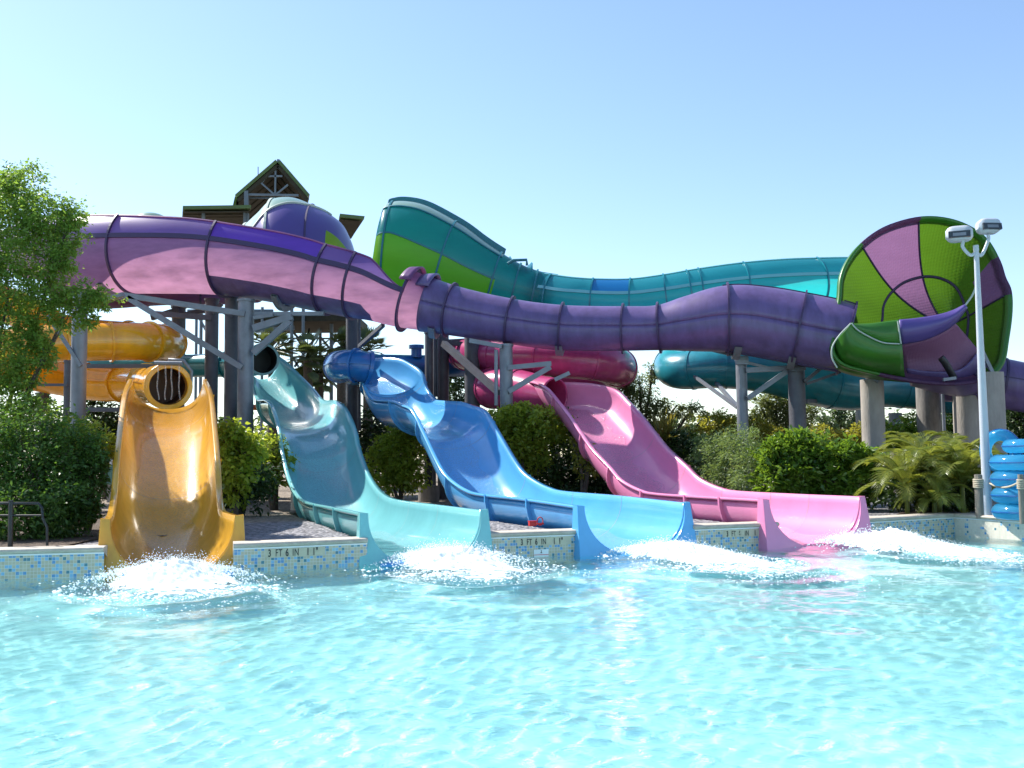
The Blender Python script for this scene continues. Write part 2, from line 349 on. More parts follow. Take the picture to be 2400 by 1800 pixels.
# ground as one sheet behind the wall
def ground_material():
    m = mat('gravel_ground', (.20, .18, .16), .95, bump=1, bscale=60)
    N = m.node_tree.nodes; L = m.node_tree.links; p = N['Principled BSDF']
    g = N.new('ShaderNodeNewGeometry')
    vo = N.new('ShaderNodeTexVoronoi'); vo.inputs['Scale'].default_value = 16; L.new(g.outputs['Position'], vo.inputs['Vector'])
    sp = N.new('ShaderNodeSeparateColor'); L.new(vo.outputs['Color'], sp.inputs[0])
    r = N.new('ShaderNodeValToRGB'); r.color_ramp.elements[0].color = (.07, .068, .075, 1); r.color_ramp.elements[1].color = (.36, .35, .37, 1); L.new(sp.outputs[0], r.inputs[0])
    n2 = N.new('ShaderNodeTexNoise'); n2.inputs['Scale'].default_value = 9; n2.inputs['Detail'].default_value = 8; L.new(g.outputs['Position'], n2.inputs['Vector'])
    r2 = N.new('ShaderNodeValToRGB'); r2.color_ramp.elements[0].position = .35; r2.color_ramp.elements[1].position = .65
    r2.color_ramp.elements[0].color = (.14, .105, .08, 1); r2.color_ramp.elements[1].color = (.36, .30, .23, 1); L.new(n2.outputs['Fac'], r2.inputs[0])
    sx = N.new('ShaderNodeSeparateXYZ'); L.new(g.outputs['Position'], sx.inputs[0])
    # gravel bed along the wall, bare earth further back
    ma = N.new('ShaderNodeMath'); ma.operation = 'MULTIPLY_ADD'; ma.inputs[1].default_value = -.42; L.new(sx.outputs[0], ma.inputs[0]); L.new(sx.outputs[1], ma.inputs[2])
    mr = N.new('ShaderNodeMapRange'); mr.inputs[1].default_value = 22.2; mr.inputs[2].default_value = 22.9; L.new(ma.outputs[0], mr.inputs[0])
    mx = N.new('ShaderNodeMix'); mx.data_type = 'RGBA'; L.new(mr.outputs[0], mx.inputs[0]); L.new(r.outputs[0], mx.inputs[6]); L.new(r2.outputs[0], mx.inputs[7])
    L.new(mx.outputs[2], p.inputs['Base Color'])
    b = N.new('ShaderNodeBump'); b.inputs['Strength'].default_value = 1; b.inputs['Distance'].default_value = .05; b.invert = True
    L.new(vo.outputs['Distance'], b.inputs['Height']); L.new(b.outputs[0], p.inputs['Normal'])
    return m
MT['ground'] = ground_material()
front = offset_line([(a[0], a[1]) for a in cr(WALL, 6)], -.3)
mb = MB(); far = 900.
row0 = [Vector((-900, 12, GZ))]+[Vector((x, y, GZ)) for x, y in front]+[Vector((x+.3, y, GZ)) for x, y in RET[1:]]+[Vector((900, 10, GZ))]
# fan the ground to the horizon in bands
rows = [[Vector((p.x*(1 if k < 3 else (2 if k == 3 else 3)), max(p.y, yy), GZ)) for p in row0] for k, yy in enumerate((26, 40, 90, 300, far))]
mb.grid(rows)
GROUND_MB = mb; GROUND_ROW = row0      # the near band follows once the slides' beds are known
BEDS = []
# pool basin floor
mb = MB(); mb.add([(-40, -12, -1.05), (40, -12, -1.05), (40, 21, -1.05), (-40, 21, -1.05)], [(0, 1, 2, 3)])
MT['basin'] = mat('pool_plaster', (.50, .73, .73), .8)
fo = tag(mb.build('pool_floor', 'basin'), kind='structure'); fo.cycles.is_caustics_receiver = True; sd.cycles.is_caustics_light = True

# water
def water_material():
    m = bpy.data.materials.new('pool_water'); m.use_nodes = True; N = m.node_tree.nodes; L = m.node_tree.links; p = N['Principled BSDF']
    p.inputs['Roughness'].default_value = .0; p.inputs['IOR'].default_value = 1.33; p.inputs['Transmission Weight'].default_value = 1
    p.inputs['Base Color'].default_value = (.64, .92, .94, 1)
    g = N.new('ShaderNodeNewGeometry'); t = N.new('ShaderNodeTexNoise'); t.inputs['Scale'].default_value = 8; t.inputs['Detail'].default_value = 5; t.inputs['Distortion'].default_value = .8
    L.new(g.outputs['Position'], t.inputs['Vector']); b = N.new('ShaderNodeBump'); b.inputs['Strength'].default_value = .17; b.inputs['Distance'].default_value = .03
    L.new(t.outputs['Fac'], b.inputs['Height']); L.new(b.outputs[0], p.inputs['Normal'])
    return m
MT['water'] = water_material()
def wave(X, Y):
    h = np.zeros_like(X); rg = np.random.default_rng(3)
    for k in range(60):
        lam = .15*1.055**k; amp = .00128*lam**.8*(1.3 if lam < .35 else (1.5 if lam > 1.6 else 1))
        a = rg.uniform(-1.55, 1.55) + math.pi/2 + .25; kx, ky = math.cos(a)*2*math.pi/lam, math.sin(a)*2*math.pi/lam
        mod = .6+.6*np.sin(X*rg.uniform(.3, 1.1)+rg.uniform(0, 6))*np.sin(Y*rg.uniform(.3, 1.1)+rg.uniform(0, 6))
        h += amp*mod*np.sin(kx*X + ky*Y + rg.uniform(0, 6.28) + 1.5*np.sin(.5*X*rg.uniform(.5, 1.6)+.6*Y+rg.uniform(0, 6)))
    return h
ys = np.concatenate([np.arange(3.6, 9, .024), np.arange(9, 21.0, .04)]); nx = 700
us = np.linspace(-.86, .86, nx)
Xg = us[None, :]*(ys[:, None]+1.2); Yg = np.repeat(ys[:, None], nx, 1)
Zg = wave(Xg, Yg)
EXITS = [(-4.9, 13.9), (-1.0, 15.3), (2.7, 16.4), (6.3, 17.9)]
for ex, ey in EXITS:
    d2 = (Xg-ex-.5)**2+(Yg-ey+1.3)**2; Zg += .05*np.exp(-d2/2.5)*np.sin(3.1*np.sqrt(d2+.01)*2)
V = np.stack([Xg, Yg, Zg], -1).reshape(-1, 3); nr = len(ys)
idx = np.arange(nr*nx).reshape(nr, nx); Fc = np.stack([idx[:-1, :-1], idx[:-1, 1:], idx[1:, 1:], idx[1:, :-1]], -1).reshape(-1, 4)
mb = MB(); mb.v = V.tolist(); mb.f = Fc.tolist(); mb.mi = [0]*len(mb.f)
# the calm rest of the pool
k0 = len(mb.v)
mb.add([(-40, -12, -.004), (40, -12, -.004), (40, 3.6, -.004), (-40, 3.6, -.004)], [(0, 1, 2, 3)])
mb.add([(-40, 3.6, -.004), (-4.1, 3.6, -.004), (-19.0, 21, -.004), (-40, 21, -.004)], [(0, 1, 2, 3)])
mb.add([(4.1, 3.6, -.004), (40, 3.6, -.004), (40, 21, -.004), (19.0, 21, -.004)], [(0, 1, 2, 3)])
wo = tag(mb.build('water', 'water', smooth=True), kind='structure'); wo.cycles.is_caustics_caster = True

# ------------------------------------------------------------------ the four open exit slides
def ray_plane(px, py, A, n):
    d = ray(px, py); a = np.array(A)-CAM; t = (a@n)/(d@n); return Vector(CAM + d*t)
def exit_slide(name, label, Lpx, R0, z0, ang, W1, colour, nm, drop, platepx=None, drop_end=.80, lip=.09, wtaper=1.0, close=0):
    """Lpx: photo trace of the near rim from the pool end up; the far rim follows from the width"""
    A = np.array(atz(*Lpx[0], z0)); B = np.array(atz(*R0, z0))
    a = rad(ang); d = np.array([-math.sin(a), math.cos(a), 0]); wv = np.array([d[1], -d[0], 0]); W0 = float((B-A)@wv)
    Lp = [ray_plane(p[0], p[1], A, wv) for p in Lpx]
    if W1 < W0:                                  # narrowing upwards: both rims close in
        pass
    tot = sum((Lp[i+1]-Lp[i]).length for i in range(len(Lp)-1)); acc = 0; rows = []
    for i, p in enumerate(Lp):
        if i: acc += (p-Lp[i-1]).length
        f = acc/tot; ws = (W0 + (W1-W0)*min(1, f*wtaper))*(1-close*max(0, (f-.84)/.16)**1.6)
        rows.append([*p, ws, f])
    Q = cr(rows, 8); wv = Vector(wv); d3 = Vector(d)
    t = thing(name, (float((A[0]+B[0])/2), float((A[1]+B[1])/2), 0), label, 'water slide')
    P = [Vector(q[:3]) for q in Q]; Wd = [q[3] for q in Q]; Fr = [q[4] for q in Q]; N = len(P)
    NS = 26
    def section(i, dr=0, lipw=lip):
        p = P[i]; T = (P[min(i+1, N-1)]-P[max(i-1, 0)]).normalized(); U = wv.cross(T); U = U if U.z > 0 else -U
        W = Wd[i]; D = drop(Fr[i]) if callable(drop) else drop; c = p + wv*(W/2); r = []
        hw = W/2
        r.append(c - wv*(hw+lipw) - U*.05)
        r.append(c - wv*(hw+lipw)); r.append(c - wv*(hw+.02))
        for k in range(NS+1):
            ph = math.pi*(1-k/NS); cx = math.cos(ph)
            sx = math.copysign(abs(cx)**.92, cx)
            r.append(c + wv*(sx*(hw-dr)) - U*((abs(math.sin(ph))**.85)*(D-dr)))
        r.append(c + wv*(hw+.02)); r.append(c + wv*(hw+lipw)); r.append(c + wv*(hw+lipw) - U*.05)
        return r
    rows = [section(i) for i in range(N)]
    mb = MB(); mb.grid(rows); mb.build('channel', colour, t, smooth=True, solid=-.035)
    # joint flanges under the channel
    for fr in drop_flanges.get(name, (.12, .24, .38, .52, .66, .82)):
        i = min(range(N), key=lambda k: abs(Fr[k]-fr)); j = min(i+1, N-1)
        T = (P[j]-P[max(i-1, 0)]).normalized(); s0 = section(i)[3:-3]; c = P[i]+wv*(Wd[i]/2); rr = []
        for q in s0:
            o = (q-c).normalized()
            rr.append([q+o*.035-T*.025, q+o*.11-T*.025, q+o*.11+T*.025, q+o*.035+T*.025])
        m2 = MB(); m2.grid(rr, close_v=True); m2.build('joint_flange', colour, t)
        m2 = MB(); m2.grid([[q-(q-c).normalized()*.003-T*.004, q-(q-c).normalized()*.003+T*.004] for q in s0]); m2.build('joint_line', 'sealant', t)
    # end block standing in the pool
    if platepx:
        c = (P[0] + wv*(Wd[0]/2)); hw = Wd[0]/2; D = drop(0) if callable(drop) else drop
        fwd = -d3; ow = hw+.13
        mb = MB(); fr1 = []; fr2 = []; bk1 = []; bk2 = []
        zt = c.z+.012; zb = -.45
        n = 30
        for k in range(n+1):
            ph = math.pi*(1-k/n); cx, sz = math.cos(ph), abs(math.sin(ph))
            cx = math.copysign(abs(cx)**.92, cx); sz = sz**.85
            iz = c.z - sz*D
            lean = lambda z: (zt-z)*.18
            inner = Vector((c.x, c.y, 0)) + wv*(cx*hw); inner = Vector((inner.x, inner.y, iz)) + fwd*lean(iz)
            if k <= 5: oz = zt + (zb-zt)*(k/5); ox = -ow
            elif k >= n-5: oz = zt + (zb-zt)*((n-k)/5); ox = ow
            else: oz = zb; ox = -ow + 2*ow*(k-5)/(n-10)
            ox *= 1 + .05*(zt-oz)
            outer = Vector((c.x, c.y, 0)) + wv*ox; outer = Vector((outer.x, outer.y, oz)) + fwd*lean(oz)
            fr1.append(outer); fr2.append(inner)
            bo = Vector((c.x, c.y, 0)) + wv*ox; bk1.append(Vector((bo.x, bo.y, oz)) - fwd*.17)
            bi = Vector((c.x, c.y, 0)) + wv*(cx*(hw+.05)); bk2.append(Vector((bi.x, bi.y, c.z - sz*(D+.05))) - fwd*.17)
        mb.grid([bk1, fr1, fr2, bk2], close_u=True)
        for e in (0, -1): mb.cap([bk1[e], fr1[e], fr2[e], bk2[e]] if e else [bk2[e], fr2[e], fr1[e], bk1[e]])
        mb.build('end_block', colour, t, bevel=.018)
    for i in range(0, N-1):
        zb_ = P[i].z-(drop(Fr[i]) if callable(drop) else drop)
        if zb_ < GZ+.12: BEDS.append((P[i]+wv*(Wd[i]/2), P[i+1]+wv*(Wd[i+1]/2), Wd[i]/2+.01))
    # thin sheet of running water
    mb = MB(); rws = []
    for i in range(2, N-2):
        p = P[i]; T = (P[i+1]-P[i-1]).normalized(); U = wv.cross(T); U = U if U.z > 0 else -U
        W = Wd[i]; D = drop(Fr[i]) if callable(drop) else drop; c = p+wv*(W/2); hw = W/2; r = []
        wob = .02*math.sin(i*.9)+.02*math.sin(i*.37+1)
        for k in range(15):
            ph = math.pi*(.70+wob-(.40+2*wob)*k/14); cx = math.cos(ph)
            r.append(c + wv*(math.copysign(abs(cx)**.92, cx)*hw) - U*((abs(math.sin(ph))**.85)*D-.022))
        rws.append(r)
    mb.grid(rws); mb.build('running_water', nm, t, smooth=True)
    return t, P, Wd, wv, d3
drop_flanges = {'yellow_slide': (.3, .62), }

def flow_mat(name, col):
    m = bpy.data.materials.new(name); m.use_nodes = True; N = m.node_tree.nodes; L = m.node_tree.links; p = N['Principled BSDF']; out = N['Material Output']
    p.inputs['Base Color'].default_value = (*col, 1); p.inputs['Roughness'].default_value = .08; p.inputs['IOR'].default_value = 1.33
    g = N.new('ShaderNodeNewGeometry'); n2 = N.new('ShaderNodeTexNoise'); n2.inputs['Scale'].default_value = 14; n2.inputs['Detail'].default_value = 6
    L.new(g.outputs['Position'], n2.inputs['Vector']); b = N.new('ShaderNodeBump'); b.inputs['Strength'].default_value = 1; b.inputs['Distance'].default_value = .04
    L.new(n2.outputs['Fac'], b.inputs['Height']); L.new(b.outputs[0], p.inputs['Normal'])
    tr = N.new('ShaderNodeBsdfTransparent'); mx = N.new('ShaderNodeMixShader')
    n3 = N.new('ShaderNodeTexNoise'); n3.inputs['Scale'].default_value = 30; n3.inputs['Detail'].default_value = 4; L.new(g.outputs['Position'], n3.inputs['Vector'])
    mr = N.new('ShaderNodeMapRange'); mr.inputs[1].default_value = .4; mr.inputs[2].default_value = .75; mr.inputs[3].default_value = .12; mr.inputs[4].default_value = .42
    L.new(n3.outputs['Fac'], mr.inputs[0]); L.new(mr.outputs[0], mx.inputs[0]); L.new(tr.outputs[0], mx.inputs[1]); L.new(p.outputs[0], mx.inputs[2]); L.new(mx.outputs[0], out.inputs[0])
    return m
MT['flow_yellow'] = flow_mat('flow_over_yellow', (.72, .47, .15)); MT['flow_turq'] = flow_mat('flow_over_turquoise', (.45, .68, .74))
MT['flow_blue'] = flow_mat('flow_over_blue', (.42, .62, .85)); MT['flow_pink'] = flow_mat('flow_over_pink', (.88, .55, .68))

YL = [(258, 1217), (262, 1212), (267, 1200), (274, 1157), (279, 1089), (287, 1010), (298, 924), (312, 886)]
exit_slide('yellow_slide', 'golden yellow open slide facing the viewer below the dripping yellow tube mouth', YL, (549, 1208), .78, 18.7, 1.56, 'yellow', 'flow_yellow', lambda f: .83 if f < .1 else .83-.1*min(1, (f-.1)*2), True, wtaper=9)
TL = [(863, 1203), (839, 1199), (778, 1187), (722, 1175), (701, 1159), (687, 1134), (676, 1102), (665, 1053), (660, 1015), (652, 980), (641, 950), (627, 937), (608, 935), (598, 908), (592, 880), (587, 850), (584, 835)]
exit_slide('turquoise_slide', 'pale turquoise wavy open slide running down from the dark teal tube mouth', TL, (1124, 1195), .78, 20, 1.80, 'turq', 'flow_turq', .82, True, close=.5)
BL = [(1370, 1186), (1346, 1183), (1230, 1167), (1127, 1156), (1095, 1146), (1068, 1129), (1046, 1108), (1027, 1075), (1000, 1018), (972, 962), (947, 948), (923, 939), (893, 937), (874, 932), (858, 905), (850, 872), (836, 851), (820, 836), (796, 836)]
exit_slide('blue_slide', 'sky blue wavy open slide running down from the dark blue curved tube mouth', BL, (1600, 1178), .80, 24.5, 1.68, 'blue', 'flow_blue', .82, True, close=.5)
PL = [(1803, 1171), (1780, 1169), (1663, 1163), (1541, 1155), (1502, 1146), (1461, 1124), (1434, 1094), (1393, 1051), (1366, 1013), (1336, 969), (1312, 939), (1287, 910), (1260, 896), (1233, 893)]
exit_slide('pink_slide', 'bubblegum pink open slide running down from the crimson tubes', PL, (2003, 1164), .82, 22, 1.95, 'pink', 'flow_pink', .85, True, close=.5)

# near band of the ground, hollowed where the slide beds sink into it
def in_bed(x, y):
    for a, b, hw in BEDS:
        dx, dy = b.x-a.x, b.y-a.y; L2 = dx*dx+dy*dy; t_ = ((x-a.x)*dx+(y-a.y)*dy)/L2
        if -.3 <= t_ <= 1.3 and abs((x-a.x)*dy-(y-a.y)*dx)/math.sqrt(L2) < hw: return True
    for a, b, hw in BEDS[:1]+[q for i, q in enumerate(BEDS) if i and (BEDS[i-1][1]-q[0]).length > 2]:
        dx, dy = b.x-a.x, b.y-a.y; L = math.hypot(dx, dy); u = ((x-a.x)*dx+(y-a.y)*dy)/L
        if -1.2 < u < .3 and abs((x-a.x)*dy-(y-a.y)*dx)/L < hw: return True
    return False
xs_ = np.arange(-10, 8.65, .09)
def wy(x):
    for p, q in zip(WALLD[:-1], WALLD[1:]):
        if p[0] <= x <= q[0]: return p[1]+(q[1]-p[1])*(x-p[0])/(q[0]-p[0])+.3
    return WALLD[-1][1]+.3
rows = []
for k in range(121):
    f = k/120; rows.append([])
    for x in xs_:
        y = wy(x)+(26-wy(x))*f; z = -.5 if in_bed(x, y) else GZ+.012*noise.noise(Vector((x*1.5, y*1.5, 0)))*(1 if 0 < k < 120 else 0)
        rows[-1].append(Vector((x, y, z)))
GROUND_MB.grid(rows)
xl = xs_[0]; xr = xs_[-1]
GROUND_MB.grid([[Vector((x, wy(max(x, -13.9)) if x > -14 else 13, GZ)) for x in (-900, -40, -13.9, -12, xl)], [Vector((x, 26, GZ)) for x in (-900, -40, -13.9, -12, xl)]])
GROUND_MB.grid([[Vector((xr, wy(xr), GZ)), Vector((8.95, 20.15, GZ)), Vector((9.55, 18.6, GZ)), Vector((10.9, 15.3, GZ)), Vector((13.3, 10, GZ)), Vector((900, 10, GZ))], [Vector((xr, 26, GZ)), Vector((9.3, 26, GZ)), Vector((12, 26, GZ)), Vector((14, 26, GZ)), Vector((18, 26, GZ)), Vector((900, 26, GZ))]])
tag(GROUND_MB.build('ground', 'ground'), kind='structure')

for xa_, xb_, nm_ in ((7.3, 8.64, 'planting_bed'), (-13.5, -6.6, 'planting_bed')):
    xs2 = np.linspace(xa_, xb_, 20); mb = MB(); mb.grid([[Vector((x+(.35 if k else 0)*(x > 0)*k*3, wy(x)+.12+k*2.2, GZ+.02+.03*noise.noise(Vector((x*3, k*2., 1))))) for x in xs2] for k in range(6)]); tag(mb.build(nm_, 'mulch'), kind='structure')
# ------------------------------------------------------------------ closed tube slides
def closed_tube(name, label, st, m, cat='tube slide', ring_at=(), seams=(8,), n=9, flange_mat=None, caps=True, inside=None, grp=None, side=None):
    p = Path(st, n, side); base = p.P[len(p.P)//2]
    t = thing(name, (base.x, base.y, base.z-p.r[len(p.P)//2]), label, cat, grp)
    mb = MB(); p.tube(mb); mb.build('tube_shell', m, t, smooth=True, solid=-.03)
    for ph in seams:
        mb = MB(); p.strip(mb, 0, len(p.P)-1, ph, .03, .035); mb.build('seam', flange_mat or m, t)
    for s in ring_at:
        mb = MB(); p.ring(mb, min(int(s*n), len(p.P)-1), .055, .06); mb.build('flange', flange_mat or m, t)
    return t, p
def mouth(p, t, i, m, inside, depth=.5, h=.07):
    mb = MB(); p.ring(mb, i, h, .10, inner=.03); mb.build('mouth_rim', m, t)
def backing(p, t, i, inside):       # dark sleeve and end cap, the tube mouth's shade put into their colour
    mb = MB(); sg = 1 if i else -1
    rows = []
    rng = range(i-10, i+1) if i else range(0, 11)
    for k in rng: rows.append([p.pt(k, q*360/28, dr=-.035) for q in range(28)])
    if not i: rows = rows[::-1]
    mb.grid(rows, close_v=True); mb.cap(rows[0]); mb.build('mouth_shade', inside, t, smooth=True)

t, p = closed_tube('yellow_tube_slide', 'glossy orange yellow tube in two stacked turns ending above the yellow slide',
    [(394, 906, 47, 25.2), (380, 903, 46, 26.2), (345, 898, 43, 28.6), (300, 899, 41, 30.6), (240, 900, 41, 31), (160, 888, 42, 31), (70, 872, 43, 30), (-40, 855, 45, 28.5), (-90, 835, 46, 27.2), (-20, 822, 46, 26.6), (60, 812, 45, 27.2), (150, 804, 45, 28), (260, 801, 44, 28.6), (350, 801, 44, 29.2), (392, 804, 42, 30.6), (385, 800, 40, 32.2), (300, 792, 38, 33.2), (150, 775, 38, 33.4), (40, 725, 42, 32), (-60, 690, 44, 30)],
    'yellow_tube', ring_at=(2, 3.3, 4.6, 6, 11, 12.1, 13.1, 14, 16, 17.4), seams=(8,))
mb = MB(); p.ring(mb, 1, .085, .42, inner=.045); mb.build('mouth_rim', 'yellow_tube', t, bevel=.02); backing(p, t, 0, 'inside_brown')
# spray pipe over the yellow mouth
Yp = 24.9
rk = thing('spray_pipe', at(393, 850, Yp), 'pale spray pipe frame dripping water over the yellow tube mouth', 'pipe')
MB().rod([at(362, 851, Yp), at(427, 852, Yp)], .055).build('manifold', 'steel', rk, smooth=True)
MB().rod([at(396, 851, Yp+.3), at(396, 843, Yp+.3), at(430, 845, Yp+.3), at(449, 870, Yp+.4), at(448, 900, Yp+.5)], .04).build('feed_pipe', 'steel', rk, smooth=True)
MT['drip'] = flow_mat('dripping_water', (.85, .80, .78))
for i, (xx, wob) in enumerate(((370, 5), (388, -4), (402, 4), (420, -3))):
    pts = [at(xx+wob*math.sin(k*.9+i)*.6*(k/9), 854+k*9.2, Yp-.02) for k in range(10)]
    MB().rod(pts, .018, 6).build('water_stream', 'drip', rk, smooth=True)

t, p = closed_tube('teal_tube_slide', 'dark teal tube passing behind the grey columns to the top of the turquoise slide',
    [(616, 842, 35, 30.6), (607, 845, 34, 31.3), (580, 851, 32, 32.2), (540, 855, 29, 33), (470, 857, 27, 33.6), (400, 858, 27, 34), (300, 858, 27, 34.6), (210, 856, 27, 35)], 'turq_tube', ring_at=(3.2, 5, 6.3), seams=(10,))
mouth(p, t, 0, 'turq_tube', None, h=.04); backing(p, t, 0, 'inside')
t, p = closed_tube('blue_tube_slide', 'deep blue tube with a vent cap, doubling back to feed the blue slide',
    [(862, 862, 37, 28.3), (836, 857, 37, 28.2), (808, 856, 36, 28.5), (796, 860, 34, 29.6), (820, 860, 31, 30.8), (870, 859, 29, 31.4), (930, 858, 27, 31.8), (990, 858, 26, 32.2), (1060, 857, 26, 32.6), (1100, 857, 26, 33)], 'blue_tube', ring_at=(1.2, 3, 4.4), seams=(5,))
mouth(p, t, 0, 'blue_tube', None, h=.05); backing(p, t, 0, 'inside')
vp = at(976, 838, 31.9)
MB().rod([vp, at(976, 815, 31.9)], .17, 16).build('vent_neck', 'blue_tube', t, smooth=True)
MB().rod([at(976, 817, 31.9), at(976, 809, 31.9)], .24, 20).build('vent_cap', 'blue_tube', t)
t, p = closed_tube('crimson_tube_slide', 'crimson pink tube looping twice under the purple flume and feeding the pink slide',
    [(1300, 930, 42, 27.6), (1265, 925, 43, 28.0), (1220, 915, 45, 28.6), (1170, 911, 46, 29.2), (1140, 905, 42, 30.2), (1160, 893, 34, 31.4), (1250, 885, 30, 32), (1350, 882, 30, 32), (1425, 882, 33, 31.4), (1452, 868, 40, 30.4), (1437, 856, 43, 29.2), (1390, 845, 44, 28.6), (1300, 838, 43, 28.8), (1200, 834, 40, 29.4), (1120, 832, 36, 30.2), (1082, 830, 33, 31.6), (1110, 826, 32, 33), (1200, 822, 32, 34)],
    'pink_tube', ring_at=(2.2, 3.4, 7, 8, 9.6, 11, 12.4, 13.5, 14.6), seams=(12,), side=1)

# deep turquoise spiral low at the right
t, p = closed_tube('turquoise_spiral_slide', 'deep turquoise flume curling low behind the concrete pillars at the right',
    [(2000, 800, 45, 33.8), (1850, 835, 44, 33.8), (1720, 842, 42, 33.4), (1620, 850, 42, 32.4), (1578, 858, 42, 31), (1600, 868, 42, 29.7), (1690, 862, 46, 29.2), (1800, 868, 52, 29.2), (1900, 890, 56, 29.4), (1990, 908, 52, 29.6), (2080, 906, 46, 30), (2180, 915, 46, 30.2), (2300, 930, 46, 30.2), (2430, 940, 46, 30)],
    'turq_tube', ring_at=(3, 4.1, 5.4, 6.2, 8.6, 10.4, 10.9), seams=(20, -25), side=1)
mbx = MB(); i0 = int(9.0*9); i1 = int(9.9*9); p.shell(mbx, i0, i1, 10, 110, 16, dr=.02); mbx.build('lime_panel', 'lime_shell', t, smooth=True)

# ------------------------------------------------------------------ big purple flume
PS = [(60, 588, 62, 34.5), (120, 584, 78, 32.5), (190, 585, 90, 31), (265, 590, 98, 30), (380, 590, 99, 29.4), (510, 594, 98, 29), (640, 612, 97, 28.6), (745, 634, 96, 28.3), (800, 648, 93, 28.1), (875, 668, 86, 27.9), (950, 700, 70, 27.7), (1055, 727, 56, 27.5), (1195, 753, 50, 27.2), (1316, 768, 50, 27), (1460, 770, 49, 26.7), (1545, 768, 50, 26.5), (1620, 758, 63, 26.3), (1705, 748, 76, 26.1), (1790, 756, 80, 26), (1880, 772, 81, 25.8), (1950, 785, 80, 25.6), (1988, 794, 78, 25.5)]
NP_ = 10; pp = Path(PS, NP_)
fl = thing('purple_flume', (at(1000, 1068, 27.6).x, 27.6, GZ), 'long purple flume crossing the whole scene, open and pink at left, closed tube at right', 'water slide')
def stn(x):                             # nearest path index to a photo column
    best = 0; bd = 1e9
    for i, q in enumerate(PS):
        pass
    for i, P_ in enumerate(pp.P):
        v = np.array(P_)-CAM; k = v@fv; X = 1200+F*(v@rv)/k
        if abs(X-x) < bd: bd = abs(X-x); best = i
    return best
def seam_phi(i): return 11 if i < stn(880) else 8
def top_phi(i):
    a, b = stn(872), stn(958)
    if i <= stn(265): return 48
    if i <= stn(560): return 48-10*(i-stn(265))/(stn(560)-stn(265))
    if i <= a: return 38
    return max(12.5, 38-26*(i-a)/(b-a))
iE = stn(958); iT = stn(935)
iB = stn(538); iC = stn(912)
mb = MB(); pp.shell(mb, 0, iB, -178, 10.5, 40); mb.build('lower_shell', 'purple_low', fl, smooth=True)
mb = MB(); pp.shell(mb, iB, iC, lambda i: -40-18*min(1, max(0, (i-iC+3)/3)), 10.5, 24); mb.build('lower_shell', 'purple_low', fl, smooth=True)
mb = MB(); pp.shell(mb, iB, iC, -178, lambda i: -40-18*min(1, max(0, (i-iC+3)/3)), 24); mb.build('belly', 'purple', fl, smooth=True)  # opaque darker underside, the unlit band put into its material
mb = MB(); pp.shell(mb, iC, iE, -178, 10.5, 40); mb.build('lower_shell', 'purple_low', fl, smooth=True)
mb = MB(); pp.shell(mb, 0, stn(538), 11.5, top_phi, 8); mb.build('upper_wall', 'purple_up', fl, smooth=True)
mb = MB(); pp.shell(mb, stn(538), stn(786), 11.5, top_phi, 8); mb.build('upper_wall', 'violet_up', fl, smooth=True)
mb = MB(); pp.shell(mb, stn(786), iE, 11.5, top_phi, 8); mb.build('upper_wall', 'purple_up', fl, smooth=True)
mb = MB(); pp.shell(mb, 0, iT, 182, 205, 4, dr=0); mb.build('far_rim', 'purple_up', fl, smooth=True)
mb = MB(); pp.strip(mb, 0, iE, 11, .05, .13); mb.build('seam_flange', 'purple_dark', fl)
mb = MB(); pp.strip(mb, 0, iE, top_phi, .03, .04); mb.build('top_lip', 'purple_low', fl)
# narrow closing collar, then the closed tube
mb = MB(); pp.shell(mb, iE, stn(1000), -180, 180, 40); mb.build('collar', 'purple_low', fl, smooth=True)
mb = MB(); pp.shell(mb, stn(1000), len(pp.P)-1, 0, 360, 44); mb.build('tube_shell', 'purple', fl, smooth=True, solid=-.04)
mb = MB(); pp.strip(mb, stn(1000), stn(1693), 8, .035, .035); mb.build('seam', 'purple_dark', fl)
mb = MB(); pp.strip(mb, stn(1693), len(pp.P)-1, 86, .07, .07); mb.build('top_seam', 'purple_dark', fl)
mb = MB(); pp.strip(mb, stn(1693), len(pp.P)-1, -80, .07, .07); mb.build('bottom_seam', 'purple_dark', fl)
for x in (170, 318, 538, 786, 842):
    i = stn(x); mb = MB(); pp.ring(mb, i, .07, .06, -178, top_phi(i)); mb.build('flange', 'purple_dark', fl)
for x in (955, 1058, 1198, 1312, 1462, 1545, 1702, 1872, 1984):
    mb = MB(); pp.ring(mb, stn(x), .125, .045); mb.build('flange', 'purple_dark', fl)
# raised hood over the start of the closed tube
i = stn(940)
for dx, c in ((0, 'purple_low'), (4, 'purple')):
    rows = []
    for k in range(4):
        ii = i+dx+k; rows.append([pp.pt(ii, a, dr=.05+.05*k) for a in range(30, 160, 10)])
    mb = MB(); mb.grid(rows); mb.build('hood', c, fl, smooth=True, solid=.05)
# second lower coil of the same flume seen behind at the left
t2, p2 = closed_tube('purple_lower_coil', 'lower coil of a pinkish purple flume peeping out beneath the big purple flume', [(150, 668, 52, 34), (250, 674, 48, 33.5), (340, 672, 44, 33), (430, 670, 42, 33), (520, 672, 40, 33.4), (600, 670, 38, 34.5)], 'purple_low', ring_at=(2.1, 3.5), flange_mat='purple_dark', seams=())

# ------------------------------------------------------------------ raised cradle helper (used for the columns further down)
def cradle(parent, p, i, m='steel'):
    mb = MB(); rows = []
    for k in range(13):
        a = -125+70*k/12
        rows.append([p.pt(i, a, dr=.02)-p.T[i]*.09, p.pt(i, a, dr=.09+.10*(1-abs(k-6)/6))-p.T[i]*.09, p.pt(i, a, dr=.09+.10*(1-abs(k-6)/6))+p.T[i]*.09, p.pt(i, a, dr=.02)+p.T[i]*.09])
    mb.grid(rows, close_v=True); return mb.build('cradle', m, parent)

